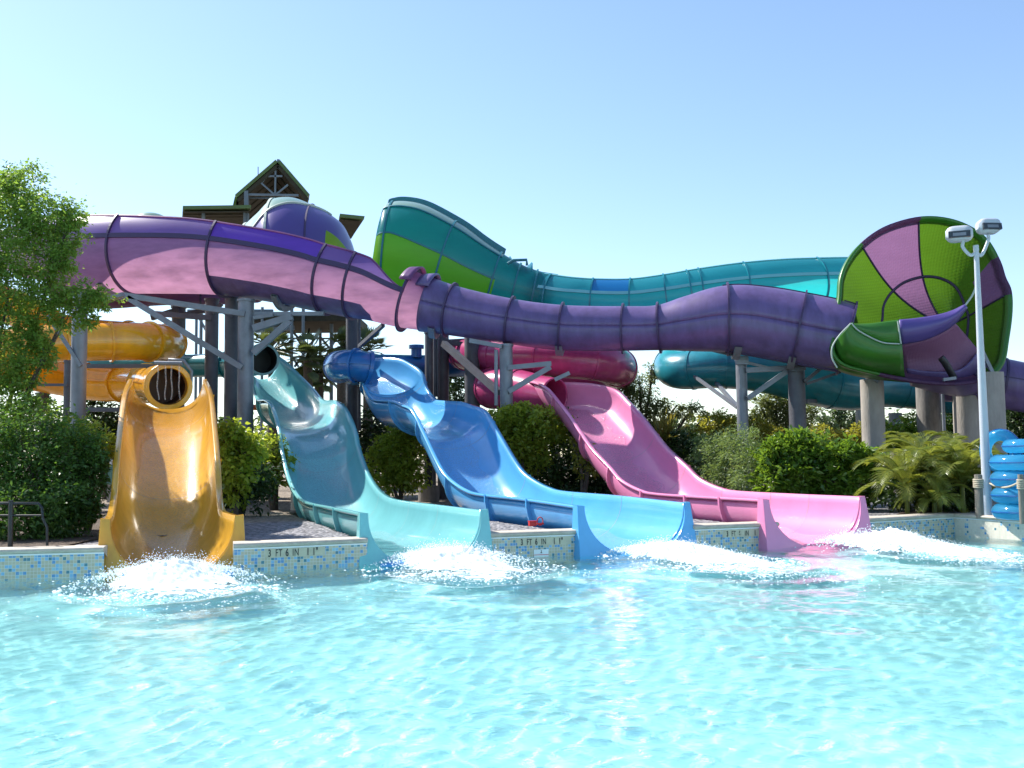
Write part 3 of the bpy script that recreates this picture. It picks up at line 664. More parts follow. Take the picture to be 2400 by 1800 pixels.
# ------------------------------------------------------------------ bowl funnel at the right
def funnel_bowl():
    Yc = 25.6
    rim = [(1972, 700), (1976, 655), (1992, 617), (2022, 580), (2070, 545), (2140, 523), (2200, 522), (2255, 538), (2300, 570), (2328, 618), (2340, 655), (2353, 685), (2355, 730), (2348, 790), (2336, 850), (2295, 884), (2225, 893), (2130, 885), (2045, 868), (1978, 850), (1955, 815), (1962, 760)]
    base = at(2160, 890, Yc); t = thing('funnel_bowl', base, 'great chequered green and purple funnel bowl at the right end of the purple flume', 'slide funnel')
    # closed smooth rim curve in a leaning plane
    R = cr(rim + rim[:3], 5)[5:5+len(rim)*5]
    def dep(px, py): return Yc + (py-700)*-.0035 + (px-2160)*.0018
    RP = [at(q[0], q[1], dep(q[0], q[1])) for q in R]; n = len(RP)
    C0 = at(2215, 765, Yc+2.1)         # deepest point of the dish
    NR = 16; rows = []
    cen = sum(RP, Vector())/n
    for j in range(NR+1):
        f = j/NR; row = []
        for q in RP:
            # dish profile: steep near the rim, flat at the bottom
            a = q.lerp(C0, f); ax = (C0-cen)
            bulge = math.sin(math.pi*min(1, f))*.62
            a = a + Vector((.10, .95, -.1))*bulge*1.25
            row.append(a)
        rows.append(row)
    rows = rows[:-1]
    ang = [math.atan2(-(q[1]-765), q[0]-2215) for q in R]
    def panel(i, j):
        a = math.degrees(ang[j]) % 360
        b = [(0, 62, 0), (62, 82, 0), (82, 117, 1), (117, 143, 2), (143, 181, 0), (181, 240, 3), (240, 315, 2), (315, 360, 0)]
        for lo, hi, k in b:
            if lo <= a < hi: break
        if k == 0: return 0 if (i < 6 or True) else 1
        if 62 <= a < 117: return 0 if a < 112 else 1
        return 1 if k in (2, 1) else 0
    def panel2(i, j):
        a = math.degrees(ang[j]) % 360
        if 28 < a < 58: return 1 if i < 4 else 0
        if a < 106: return 0
        if a < 137: return 1
        if a < 215: return 0
        if a < 305: return 1
        return 0
    mb = MB(); mb.grid(rows, close_v=True, mf=panel2)
    mb.cap(rows[-1]); mb.mi[-1] = 1
    mb.build('bowl_shell', ['lime_mesh', 'mauve_mesh'], t, smooth=True)
    # dark seams between panels and one ring seam
    def seam(pts, r=.03):
        MB().rod(pts, r, 6).build('seam', 'purple_dark', t, smooth=True)
    for j in range(n):
        if panel2(9, j) != panel2(9, j-1): seam([rows[i][j] for i in range(NR)])
    seam([rows[i][min(range(n), key=lambda k: abs((math.degrees(ang[k])-28+180) % 360-180))] for i in range(NR)])
    loop = [rows[7][j] for j in range(n)]; seam(loop+[loop[0]], .045)
    # outward rolled rim
    def rmat(i, j): return panel2(0, i)
    rr = []
    for k in range(n):
        q = RP[k]; o = (q-cen); o.y = 0; o.normalize()
        rr.append([q, q+o*.05+Vector((0, -.16, 0)), q+o*.12+Vector((0, -.17, 0)), q+o*.12+Vector((0, .04, 0)), q+o*.03+Vector((0, .10, 0))])
    rows2 = [[rr[k][m] for k in range(n)] for m in range(5)]
    mb = MB(); mb.grid(rows2, close_u=True, close_v=True, mf=lambda i, j: panel2(0, j)); mb.build('rim', ['green_dark', 'mauve_mesh'], t, smooth=True)
    # near wall: green panel that carries the tube into the bowl and a violet lip
    def sheet(name, m, top, bot, dy0, dy1, n=14, bulge=.35, solid=.05):
        Tp = cr(top, 4); Bt = cr([bot[0]]+bot[1:], 4); rows = []
        m_ = 24
        def samp(A, f):
            x = f*(len(A)-1); i = min(int(x), len(A)-2); return A[i]+(A[i+1]-A[i])*(x-i)
        for k in range(m_+1):
            f = k/m_; a = samp(Tp, f); b = samp(Bt, f); row = []
            for q in range(n+1):
                g = q/n; c = a+(b-a)*g
                row.append(at(c[0], c[1], Yc-.9+dy0+(dy1-dy0)*g - bulge*math.sin(math.pi*g)))
            rows.append(row)
        mb = MB(); mb.grid(rows); return mb.build(name, m, t, smooth=True, solid=solid)
    sheet('near_panel', 'green_dark', [(1996, 756), (2008, 772), (2030, 785), (2070, 803), (2112, 806)], [(1950, 812), (1956, 848), (1972, 868), (2040, 884), (2122, 892)], -.45, .5)
    sheet('near_lip', 'green_dark', [(2000, 763), (2035, 762), (2070, 757), (2106, 752)], [(1999, 764), (2025, 784), (2065, 802), (2110, 806)], -.35, -.4, bulge=.1)
    sheet('violet_lip', 'violet_shell', [(2106, 752), (2150, 748), (2200, 740), (2235, 730), (2263, 717)], [(2110, 805), (2160, 796), (2200, 780), (2236, 756), (2264, 719)], -.1, 0, bulge=.15)
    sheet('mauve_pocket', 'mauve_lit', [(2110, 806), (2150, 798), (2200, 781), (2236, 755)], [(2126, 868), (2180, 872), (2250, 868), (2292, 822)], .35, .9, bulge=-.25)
    sheet('belly', 'purple', [(2122, 862), (2180, 870), (2250, 865), (2296, 818)], [(2135, 900), (2190, 915), (2260, 925), (2330, 900)], .7, 1.9, bulge=.35)
    for pts in ([(1996, 758), (2010, 773), (2035, 788), (2070, 803), (2108, 806)], [(2104, 752), (2108, 780), (2112, 806)], [(1994, 758), (1968, 785), (1951, 812), (1950, 838), (1962, 862)]):
        c = cr([(a, b) for a, b in pts], 5); MB().rod([at(q[0], q[1], Yc-1.45) for q in c], .018, 6).build('edge_trim', 'pale_trim', t, smooth=True)
    c = cr([(2262, 716), (2280, 690), (2290, 660), (2292, 635)], 5); MB().rod([at(q[0], q[1], Yc-.6) for q in c], .025, 6).build('edge_trim', 'pale_trim', t, smooth=True)
    MB().rod([at(2205, 838, Yc-.9), at(2215, 850, Yc-.9), at(2235, 885, Yc-.6)], .09, 8).build('drain_pipe', 'black', t, smooth=True)
    return t
def mesh_mat(name, c, tc):
    m = mat(name, c, .5, trans=.52, tcol=tc, stain=.1)
    N = m.node_tree.nodes; L = m.node_tree.links
    g = N.new('ShaderNodeNewGeometry'); mp = N.new('ShaderNodeMapping'); mp.inputs['Rotation'].default_value = (0, rad(12), 0); L.new(g.outputs['Position'], mp.inputs[0])
    vo = N.new('ShaderNodeTexVoronoi'); vo.inputs['Scale'].default_value = 13; vo.inputs['Randomness'].default_value = .0; L.new(mp.outputs[0], vo.inputs['Vector'])
    b = N.new('ShaderNodeBump'); b.inputs['Strength'].default_value = .4; b.inputs['Distance'].default_value = .04; L.new(vo.outputs['Distance'], b.inputs['Height'])
    L.new(b.outputs[0], N['Principled BSDF'].inputs['Normal']); 
    for n in N:
        if n.type == 'BSDF_TRANSLUCENT': L.new(b.outputs[0], n.inputs['Normal'])
    return m
MT['lime_mesh'] = mesh_mat('lime_foam_padding', (.045, .135, .010), (.075, .165, .010))
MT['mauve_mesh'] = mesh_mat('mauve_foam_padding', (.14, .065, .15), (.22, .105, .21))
MT['mauve_lit'] = mesh_mat('rippled_sunlit_mauve', (.40, .20, .34), (.55, .28, .48))  # lighter copy of the mauve, the pocket's sunlight put into its colour
MT['pale_trim'] = mat('pale_trim', (.42, .48, .42), .5)
FB = funnel_bowl()
t, p = closed_tube('purple_tail_tube', 'dark purple tube leaving the bottom of the funnel bowl to the right edge', [(2215, 893, 46, 28), (2270, 892, 50, 27.6), (2330, 895, 55, 27.3), (2400, 908, 56, 27.2), (2480, 915, 56, 27.2), (2560, 920, 56, 27.2)], 'purple', ring_at=(1.6, 2.3), seams=(10,), flange_mat='purple_dark')

# ------------------------------------------------------------------ turquoise cone with lime panels, behind the purple flume
def cone(name, label, st, mats, mf, side=None, n=8, a0=None):
    p = Path(st, n, side); b = p.P[len(p.P)//2]; t = thing(name, (b.x, b.y, b.z-p.r[len(p.P)//2]), label, 'slide funnel')
    mb = MB()
    if a0 is None: p.tube(mb, n=72, mf=lambda i, j: mf(i, (j+.5)*5 if j*5 < 180 else (j+.5)*5-360, p))
    else: p.shell(mb, 0, len(p.P)-1, a0, 180-a0, 60, mf=lambda i, j: mf(i, a0+(180-2*a0)*(j+.5)/60, p))
    mb.build('cone_shell', mats, t, smooth=True, solid=-.04)
    return t, p
CS = [(884, 596, 12, 34.5), (888, 597, 84, 34.5), (898, 598, 114, 34.5), (912, 599, 126, 34.5), (940, 602, 131, 34.5), (975, 608, 128, 34.5), (1040, 625, 110, 34.5), (1100, 645, 90, 34.5), (1150, 660, 74, 34.5), (1200, 674, 60, 34.5), (1250, 686, 53, 34.5), (1300, 694, 52, 34.5)]
p = Path(CS, 8); b_ = p.P[40]; t = thing('teal_lime_funnel', (b_.x, b_.y, b_.z-1), 'tall leaning teal and lime green cone funnel above the middle of the flume', 'slide funnel')
sf = lambda i: 13-15*min(1, max(0, i-28)/36)
NE = len(p.P)-1
for i0_, i1_, a0_, a1_, m_ in ((0, 66, -75, sf, 'lime_shell'), (0, 66, sf, 50, 'teal_shell'), (0, 66, 50, 128, 'pale_shell'), (0, 66, 128, 285, 'teal_shell'), (66, NE, 0, 360, 'teal_shell')):
    mb = MB(); p.shell(mb, i0_, i1_, a0_, a1_, 20 if i0_ == 0 else 48); mb.build('panel', m_, t, smooth=True)
for s_ in (3, 6.0, 8.2, 9.2, 10):
    mb = MB(); p.ring(mb, int(s_*8), .05, .06); mb.build('flange', 'teal_dark', t)
for f_, hh in ((sf, .03), (lambda i: 50, .05), (lambda i: 92, .22)):
    mb = MB(); p.strip(mb, 14, 66, f_, hh, .05); mb.build('seam_flange', 'teal_dark', t)
# broken-out scoop and pipe where the cone meets the open flume
rows = []
for k in range(9):
    f = k/8; rows.append([at(1196+f*50, 618+22*math.sin(f*math.pi)-g*18+f*14, 34.0+g*.8) for g in (0, .5, 1)])
mb = MB(); mb.grid(rows); mb.build('scoop', 'aqua_shell', t, smooth=True, solid=.06)
MB().rod([at(1190, 618, 33.6), at(1203, 610, 33.6), at(1234, 609, 33.6), at(1235, 622, 33.6)], .05, 8).build('pipe', 'teal_dark', t, smooth=True)

# open turquoise flume running right from the cone
AS = [(1245, 688, 50, 34.6), (1290, 694, 52, 34.4), (1345, 702, 53, 34.1), (1390, 706, 54, 34), (1480, 708, 56, 33.7), (1560, 700, 58, 33.5), (1640, 688, 60, 33.4), (1740, 676, 62, 33.4), (1830, 670, 64, 33.6), (1910, 668, 65, 34), (2000, 668, 66, 34.5), (2090, 672, 66, 35.5)]
ap = Path(AS, 10); b = ap.P[50]
t = thing('turquoise_open_flume', (b.x, b.y, b.z-.8), 'long open turquoise flume with pale ribs crossing the sky behind the purple tube', 'water slide')
def sx(P_, x):
    best = 0; bd = 1e9
    for i, q in enumerate(P_.P):
        v = np.array(q)-CAM; X = 1200+F*(v@rv)/(v@fv)
        if abs(X-x) < bd: bd = abs(X-x); best = i
    return best
def atop(i):
    f = min(1, i/5); return 20+45*f
N_ = len(ap.P)-1
mb = MB(); ap.shell(mb, 0, N_, -178, 14, 30); mb.build('lower_shell', 'teal_shell', t, smooth=True)
mb = MB(); ap.shell(mb, 0, sx(ap, 1388), 14, atop, 8); mb.build('upper_wall', 'aqua_shell', t, smooth=True)
mb = MB(); ap.shell(mb, sx(ap, 1388), sx(ap, 1478), 14, atop, 8); mb.build('upper_wall', 'azure_shell', t, smooth=True)
mb = MB(); ap.shell(mb, sx(ap, 1478), N_, 14, atop, 8); mb.build('upper_wall', 'aqua_shell', t, smooth=True)
mb = MB(); ap.strip(mb, 0, N_, 14, .04, .10); mb.build('seam_flange', 'aqua_trim_', t) if False else mb.build('seam_flange', 'turq', t)
mb = MB(); ap.strip(mb, 0, N_, atop, .03, .06); mb.build('top_lip', 'turq', t)
for x in (1290, 1388, 1478, 1560, 1617, 1640, 1740, 1905):
    i = sx(ap, x); mb = MB(); ap.ring(mb, i, .06, .05, -178, atop(i)); mb.build('rib', 'turq_tube', t)

# purple and green cone, upper left
GS = [(520, 668, 92, 36), (575, 660, 118, 36), (620, 655, 150, 36), (662, 651, 182, 36), (705, 646, 184, 36), (748, 642, 162, 36), (785, 640, 134, 36), (812, 640, 98, 36), (829, 640, 55, 36), (836, 640, 8, 36)]
p = Path(GS, 8); b_ = p.P[30]; t = thing('green_purple_funnel', (b_.x, b_.y, b_.z), 'rounded funnel with pale green top and violet side beside the gabled tower', 'slide funnel')
gt = lambda i: 28+50*min(1, i/46)**2
for i0_, i1_, a0_, a1_, m_ in ((0, 48, -10, gt, 'violet_shell'), (0, 48, gt, 190, 'pale_shell'), (48, len(p.P)-1, 36, 190, 'violet_shell'), (48, len(p.P)-1, -10, 36, 'lime_shell')):
    mb = MB(); p.shell(mb, i0_, i1_, a0_, a1_, 24); mb.build('panel', m_, t, smooth=True)
for s_ in (1.6, 3.2):
    mb = MB(); p.ring(mb, int(s_*8), .05, .08, 0, 180); mb.build('flange', 'seam_green', t) if 'seam_green' in MT else mb.build('flange', 'pale_trim', t)
mb = MB(); p.strip(mb, 6, 48, gt, .06, .07); mb.build('seam_flange', 'pale_trim', t)
mb = MB(); p.ring(mb, 40, .04, .05, 0, 90); mb.build('flange', 'purple_dark', t)
mb = MB(); p.strip(mb, 0, 30, 100, .22, .12); mb.build('top_rail', 'pale_shell', t)
# far pale dome on the left
GD = [(280, 530, 4, 40), (310, 528, 16, 40), (345, 526, 26, 40), (375, 530, 24, 40), (400, 540, 10, 40)]
t, p = cone('pale_green_dome', 'small pale green dome showing over the top edge of the purple flume at left', GD, ['pale_shell'], lambda i, a, p: 0)

# ------------------------------------------------------------------ support columns
def column(px, top, wpx, Y, label, kind='steel', arms=(), capplate=True, grp='steel columns holding up the flumes', cap_h=.06, pipes=(), name=None, foot=None):
    a = at(px, top, Y); r = pxm(wpx, Y)/2; conc = kind.startswith('concrete')
    t = thing(name or ('concrete_column' if conc else 'steel_column'), (a.x, a.y, GZ), label, 'column', 'concrete columns under the funnel' if conc else grp)
    MB().rod([(a.x, a.y, GZ-.05), (a.x, a.y, a.z)], r, 28).build('shaft', kind, t, smooth=True).data
    if capplate and not conc: MB().rod([(a.x, a.y, a.z), (a.x, a.y, a.z+cap_h)], r*1.15, 24).build('cap_plate', kind, t)
    MB().rod([(a.x, a.y, GZ), (a.x, a.y, GZ+.12)], r*1.5, 24).build('base_plate', kind, t)
    for q in arms:
        x1, y1, x2, y2, w_ = q[:5]; Ya = q[5] if len(q) > 5 else Y-.2; Yb = q[6] if len(q) > 6 else Ya
        MB().beam(at(x1, y1, Ya), at(x2, y2, Yb), pxm(w_, Y)).build('arm', kind if kind in ('steel', 'steel_dark') else 'steel', t)
    for q in pipes:
        MB().rod([at(q[0], q[1], Y-.35), at(q[0], q[2], Y-.35)], .05, 8).build('downpipe', kind, t, smooth=True)
    return t
column(188, 690, 35, 25.0, 'grey steel column half hidden by the leafy tree, in front of the yellow tube', arms=((190, 858, 112, 740, 8), (290, 690, 187, 716, 10)))
column(160, 850, 18, 26.5, 'thin dark post just left of the column before the yellow tube', 'steel_dark', arms=((162, 960, 300, 960, 10), (158, 902, 90, 902, 6), (160, 858, 400, 858, 9, 26.5, 27)))
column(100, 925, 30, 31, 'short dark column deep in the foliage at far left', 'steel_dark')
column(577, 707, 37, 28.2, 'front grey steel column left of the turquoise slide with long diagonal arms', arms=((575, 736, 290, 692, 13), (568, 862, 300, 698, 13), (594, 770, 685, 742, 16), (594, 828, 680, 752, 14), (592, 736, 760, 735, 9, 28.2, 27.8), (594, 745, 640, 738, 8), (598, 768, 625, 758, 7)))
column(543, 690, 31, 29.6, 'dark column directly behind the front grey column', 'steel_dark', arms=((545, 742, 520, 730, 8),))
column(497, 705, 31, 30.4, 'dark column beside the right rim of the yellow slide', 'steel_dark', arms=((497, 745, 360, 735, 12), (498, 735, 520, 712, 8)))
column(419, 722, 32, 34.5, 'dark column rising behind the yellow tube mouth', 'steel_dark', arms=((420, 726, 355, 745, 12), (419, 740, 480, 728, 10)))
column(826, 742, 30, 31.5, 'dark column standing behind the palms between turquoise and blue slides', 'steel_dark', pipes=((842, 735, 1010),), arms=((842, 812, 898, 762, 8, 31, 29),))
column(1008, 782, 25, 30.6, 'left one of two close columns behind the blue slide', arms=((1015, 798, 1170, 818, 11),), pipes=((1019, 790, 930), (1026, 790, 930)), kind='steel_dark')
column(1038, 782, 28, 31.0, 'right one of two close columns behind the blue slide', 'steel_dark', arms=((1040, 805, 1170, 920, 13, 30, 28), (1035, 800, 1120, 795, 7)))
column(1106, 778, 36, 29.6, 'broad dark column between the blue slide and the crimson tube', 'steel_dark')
column(1186, 812, 31, 27.0, 'light steel column under the purple tube with arms to both sides', arms=((1190, 862, 1292, 852, 11), (1192, 918, 1290, 860, 12), (1176, 812, 1100, 798, 10), (1300, 890, 1335, 874, 9)), pipes=((1163, 820, 950),))
column(1297, 850, 16, 29.5, 'thin dark post behind the arm over the crimson tube', 'steel_dark', arms=((1297, 865, 1240, 868, 6),))
column(1737, 846, 26, 26.6, 'slim steel column under the wide bend of the purple tube', arms=((1725, 845, 1752, 845, 20), (1748, 868, 1862, 862, 12), (1752, 934, 1850, 866, 11), (1728, 955, 1625, 880, 7, 26.9, 29), (1730, 955, 1676, 895, 8, 26.9, 29), (1735, 912, 1735, 866, 5), (1752, 850, 1800, 862, 6), (1730, 835, 1672, 822, 6)))
column(1866, 866, 39, 26.3, 'stout dark steel column under the last joint of the purple tube', 'steel_dark', arms=((1850, 862, 1885, 858, 20), (1885, 895, 1925, 862, 8), (1890, 900, 1970, 872, 6), (1888, 940, 1920, 940, 9, 27, 30), (1875, 870, 1878, 852, 8)))
column(2043, 890, 53, 26.2, 'sunlit concrete column just left of the palms, under the bowl edge', 'concrete', arms=((2040, 890, 2055, 866, 30),))
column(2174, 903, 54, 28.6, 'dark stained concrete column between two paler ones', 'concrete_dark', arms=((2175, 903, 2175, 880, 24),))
column(2264, 928, 60, 27.4, 'pale concrete column behind the palm fronds, half in shade', 'concrete')
column(2321, 873, 58, 25.0, 'concrete column just right behind the white lamp pole', 'concrete', arms=((2325, 872, 2300, 820, 8), (2210, 890, 2240, 886, 7)))
column(2014, 955, 18, 33, 'short concrete pier in the distance left of the sunlit concrete column', 'concrete')
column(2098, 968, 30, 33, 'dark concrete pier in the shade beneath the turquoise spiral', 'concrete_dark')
column(2208, 885, 8, 27.5, 'white painted bent pipe standing between the concrete columns', 'steel', name='bent_pipe', capplate=False)
# pedestal column seen between the turquoise and blue slides
a = atz(1005, 1176, GZ)
t = thing('column_pedestal', (a.x, a.y, GZ), 'round concrete pedestal with a dark post between the turquoise and blue slides', 'pedestal')
MB().rod([(a.x, a.y, GZ-.02), (a.x, a.y, GZ+.45)], .30, 30).build('footing', 'concrete_dark', t, smooth=False)
MB().rod([(a.x, a.y, GZ+.45), (a.x, a.y, GZ+2.2)], .12, 20).build('post', 'black', t, smooth=True)
b0 = atz(693, 1196, GZ)
t = thing('bollard', (b0.x, b0.y, GZ), 'short pale round concrete stub beside the turquoise slide', 'bollard')
MB().rod([(b0.x, b0.y, GZ), (b0.x, b0.y, GZ+.40), (b0.x, b0.y, GZ+.43)], [.12, .12, .10], 20).build('stub', 'coping', t, smooth=True)
# cradles under the flume
for x, nm_ in ((690, 'cradle'), (1035, 'cradle'), (1316, 'cradle'), (1730, 'cradle'), (1868, 'cradle'), (285, 'cradle')):
    cradle(fl, pp, stn(x))

# ------------------------------------------------------------------ tower with gabled roof
Yt = 45.
tw = thing('slide_tower', (at(700, 1068, Yt).x, Yt, GZ), 'slide tower with green gabled roof and open steel legs, stairs and platform', 'tower')
def sheetq(name, pts, m, th=.15):
    mb = MB(); n = (Vector(pts[1])-Vector(pts[0])).cross(Vector(pts[3])-Vector(pts[0])).normalized()*th
    v = [Vector(p) for p in pts]+[Vector(p)-n for p in pts]
    mb.add(v, [(0, 1, 2, 3), (7, 6, 5, 4), (0, 4, 5, 1), (1, 5, 6, 2), (2, 6, 7, 3), (3, 7, 4, 0)]); return mb.build(name, m, tw)
aF = at(651, 380, 43); eL = at(556, 462, 43); eR = at(720, 460, 43); kL = at(549, 492, 43.3); bk = Vector((-1.7, 7, 0))
sheetq('roof', [aF, eL, eL+bk, aF+bk], 'roof_green', .14); sheetq('roof', [aF, aF+bk, eR+bk, eR], 'roof_green', .14)
sheetq('roof_kick', [eL, kL, kL+bk, eL+bk], 'roof_green', .1)
for k in range(7):      # rafters and boards underneath
    f = k/6; o = bk*f + Vector((0, .1, -.14))
    MB().beam(aF+o, eL+o, .12, .16).build('rafter', 'roof_under', tw); MB().beam(aF+o, eR+o, .12, .16).build('rafter', 'roof_under', tw)
for s_, e_ in (('l', eL), ('r', eR)):
    q = [aF+Vector((0, .15, -.20)), e_+Vector((0, .15, -.20)), e_+bk+Vector((0, 0, -.20)), aF+bk+Vector((0, 0, -.20))]
    MB().add(q, [(0, 1, 2, 3)]).build('soffit', 'roof_under', tw)
def tb(x1, y1, x2, y2, w_, Y=43.1, name='truss_bar', m='tower_steel', Y2=None):
    MB().beam(at(x1, y1, Y), at(x2, y2, Y2 or Y), pxm(w_, Y)).build(name, m, tw)
tb(573, 456, 700, 458, 5); tb(585, 464, 670, 465, 3, 43.6); tb(646, 400, 645, 458, 4); tb(611, 428, 643, 456, 4); tb(675, 433, 647, 456, 4); tb(626, 413, 662, 413, 4)
tb(578, 448, 578, 540, 10); tb(652, 382, 653, 374, 6); tb(625, 415, 612, 430, 3)
tb(605, 391, 605, 420, 1.6, 44, 'lightning_rod')
sheetq('lower_roof', [at(428, 490, 42.5), at(588, 488, 42.5), at(572, 548, 47), at(425, 540, 47)][::-1], 'roof_green', .14)
for k in range(9):
    f = k/8; tb(430, 497+f*48, 583-10*f, 496+f*48, 3, 42.6+f*4.2, 'roof_slat', 'roof_under')
MB().add([at(430, 496, 42.7), at(586, 494, 42.7), at(571, 551, 46.8), at(427, 543, 46.8)], [(0, 1, 2, 3)]).build('soffit', 'roof_under', tw)
sheetq('lower_roof', [at(795, 508, 42.5), at(853, 514, 42.5), at(825, 556, 46), at(790, 548, 46)][::-1], 'roof_green', .14)
MB().add([at(796, 514, 42.7), at(848, 519, 42.7), at(823, 560, 45.8), at(790, 552, 45.8)], [(0, 1, 2, 3)]).build('soffit', 'roof_under', tw)
tb(477, 494, 477, 540, 7, 43, 'post'); tb(574, 492, 574, 560, 6, 43, 'post')
for x, w_, y0, Y in ((461, 7, 700, 44), (472, 8, 700, 45), (615, 7, 720, 43), (636, 4, 740, 46), (684, 8, 700, 43), (711, 8, 700, 43), (751, 7, 700, 46), (777, 9, 700, 44), (801, 8, 700, 46), (813, 26, 700, 47), (654, 5, 760, 47)):
    a = at(x, y0, Y); MB().rod([(a.x, a.y, GZ), a], pxm(w_, Y)/2, 10).build('leg', 'tower_steel', tw, smooth=True)
MB().box((at(715, 757, 45).x, 45.2, at(715, 757, 45).z), (4.9, 4.2, .35)).build('platform', 'roof_under', tw)
for y in (792, 821, 960, 700):
    tb(600, y, 830, y+2, 3.5, 45.5, 'rail')
tb(600, 775, 690, 768, 10, 43.4, 'deck_beam'); tb(596, 835, 700, 740, 20, 44.5, 'stair', 'steel_dark'); tb(700, 790, 775, 890, 14, 46, 'stair', 'steel_dark'); tb(635, 1010, 760, 870, 9, 46, 'stair', 'steel_dark')
for q in ((684, 775, 750, 850), (751, 775, 690, 860), (751, 790, 800, 850), (801, 770, 755, 850), (655, 790, 700, 860), (612, 800, 684, 870), (684, 860, 740, 940), (777, 880, 720, 960), (461, 735, 497, 800), (751, 860, 800, 920)):
    tb(*q, 5, 45.6, 'brace')
for q in ((440, 730, 640, 730), (620, 742, 780, 748)): tb(*q, 9, 44, 'deck_beam')
a = at(724, 788, 44); MB().rod([a+Vector((0, 0, .35)), a+Vector((0, 0, .15)), a], [.03, .05, .25], 14).build('lamp_shade', 'black', tw, smooth=True)

# ------------------------------------------------------------------ lamp pole with two floodlights
Yl = 19.5
g0 = at(2310, 1068, Yl)
lp = thing('floodlight_pole', (g0.x, g0.y, GZ), 'tall white pole carrying two grey floodlights on curved arms', 'lamp post')
top = at(2288, 588, Yl); bot = Vector((at(2313, 1150, Yl).x, Yl, GZ))
MB().rod([bot, bot.lerp(top, .35), top], [.085, .08, .045], 20).build('pole', 'lamp_grey', lp, smooth=True)
MB().rod([top, at(2287, 575, Yl)], .05, 14).build('collar', 'lamp_grey', lp, smooth=True)
def floodlight(cx, cy, w_, h_, yaw, tilt, foot):
    pts = cr([(2288, 592, Yl), (foot[0]+(2288-foot[0])*.55, 598, Yl), (foot[0], foot[1]+14, Yl), (foot[0], foot[1], Yl)], 6)
    MB().rod([at(*q) for q in pts], .032, 10).build('arm', 'lamp_grey', lp, smooth=True)
    c = at(cx, cy, Yl); W = pxm(w_, Yl); H_ = pxm(h_, Yl); D = .30
    mb = MB(); rows = []
    for k in range(13):     # rounded casing lofted along its width
        f = k/12; x = (f-.5)*W; s = (1-abs(2*f-1)**5*.55); row = []
        for j in range(20):
            a = j*2*math.pi/20; ca, sa = math.cos(a), math.sin(a)
            y = math.copysign(abs(ca)**.5, ca)*D/2*s; z = math.copysign(abs(sa)**.6, sa)*H_/2*s
            row.append(Vector((x, y, z)))
        rows.append(row)
    R = Matrix.Rotation(rad(yaw), 3, 'Z') @ Matrix.Rotation(rad(tilt), 3, 'X')
    rows = [[c + R @ q for q in r] for r in rows]
    mb.grid(rows, close_v=True); mb.cap(rows[0][::-1]); mb.cap(rows[-1]); hd = mb.build('lamp_head', 'lamp_grey', lp, smooth=True)
    mb = MB(); q = [Vector((sx_*W*.40, -D/2-.012, z)) for sx_, z in ((-1, -H_*.42), (1, -H_*.42), (1, H_*.02), (-1, H_*.02))]; q2 = [v+Vector((0, .05, 0)) for v in q]
    mb.add([c + R @ v for v in q+q2], [(0, 1, 2, 3), (0, 4, 5, 1), (1, 5, 6, 2), (2, 6, 7, 3), (3, 7, 4, 0)]); mb.build('lens', 'lamp_glass', hd)
    mb = MB(); q = [Vector((sx_*W*.24, -D/2-.018, z)) for sx_, z in ((-1, -H_*.34), (1, -H_*.34), (1, -H_*.12), (-1, -H_*.12))]; mb.add([c + R @ v for v in q], [(0, 1, 2, 3)]); mb.build('reflector', 'steel', hd)
floodlight(2248, 549, 60, 36, -22, -12, (2257, 566))
floodlight(2316, 531, 56, 34, 4, -12, (2316, 550))

# ------------------------------------------------------------------ depth lettering, marker plate, small clutter on the coping
def wall_frame(px, py):
    """point on the pool wall face under a photo pixel, and the wall direction"""
    d = ray(px, py)
    for a, b in zip(WALLD[:-1], WALLD[1:]):
        A = np.array([a[0], a[1], 0]); B = np.array([b[0], b[1], 0]); t_ = B-A; n = np.array([t_[1], -t_[0], 0]); k = ((A-CAM)@n)/(d@n); p = CAM+d*k
        s = ((p-A)@t_)/(t_@t_)
        if 0 <= s <= 1: return Vector(p), Vector(t_/np.linalg.norm(t_)), Vector(n/np.linalg.norm(n))
walls = [o for o in COL.objects if o.name.startswith('pool_wall')]
def lettering(xs, py, size, wall):
    z = Vector((0, 0, 1)); mb = MB(); Rr = None
    q0 = [wall_frame(xs[0]-8+(xs[-1]-xs[0]+38)*k/12, py) for k in range(13)]
    rows = [[Vector((p_.x, p_.y, zz)) + n_*.004 for p_, t_, n_ in q0] for zz in (.188, .318)]
    mb.grid(rows); mb.build('marking_tile', 'sand_tile', wall)
    for (wd, bold), px in zip((('3', 1), ('FT', 0), ('6', 1), ('IN', 0), ('1', 1), ('1"', 1)), xs):
        p, tdir, n = wall_frame(px, py)
        c = bpy.data.curves.new('txt', 'FONT'); c.body = wd; c.size = size; c.extrude = .001; c.offset = .0030 if bold else .0004; c.space_character = 1.1
        o = bpy.data.objects.new('txt', c); COL.objects.link(o); me = bpy.data.meshes.new_from_object(o); bpy.data.objects.remove(o)
        z = Vector((0, 0, 1)); q = Vector((p.x, p.y, .205)) + n*.008; R = ROOT[wall.name]
        for v in me.vertices: v.co = (q + tdir*(v.co.x*.60) + z*v.co.y + n*v.co.z) - R
        me.materials.clear(); me.materials.append(MT['mark']); ob = bpy.data.objects.new('depth_marking', me); COL.objects.link(ob); ob.parent = wall
def wall_by(i): return walls[i]
lettering((628, 645, 669, 685, 718, 732), 1299, .150, walls[1]); lettering((1220, 1234, 1254, 1268, 1296, 1309), 1274, .135, walls[2]); lettering((1702, 1714, 1731, 1745, 1767, 1779), 1251, .130, walls[3])
p, tdir, n = wall_frame(1268, 1297); z = Vector((0, 0, 1)); R = ROOT[walls[2].name]
dm = thing('depth_gauge_plate', p, 'small white plate with a black arrow at the waterline beneath the lettering', 'sign')
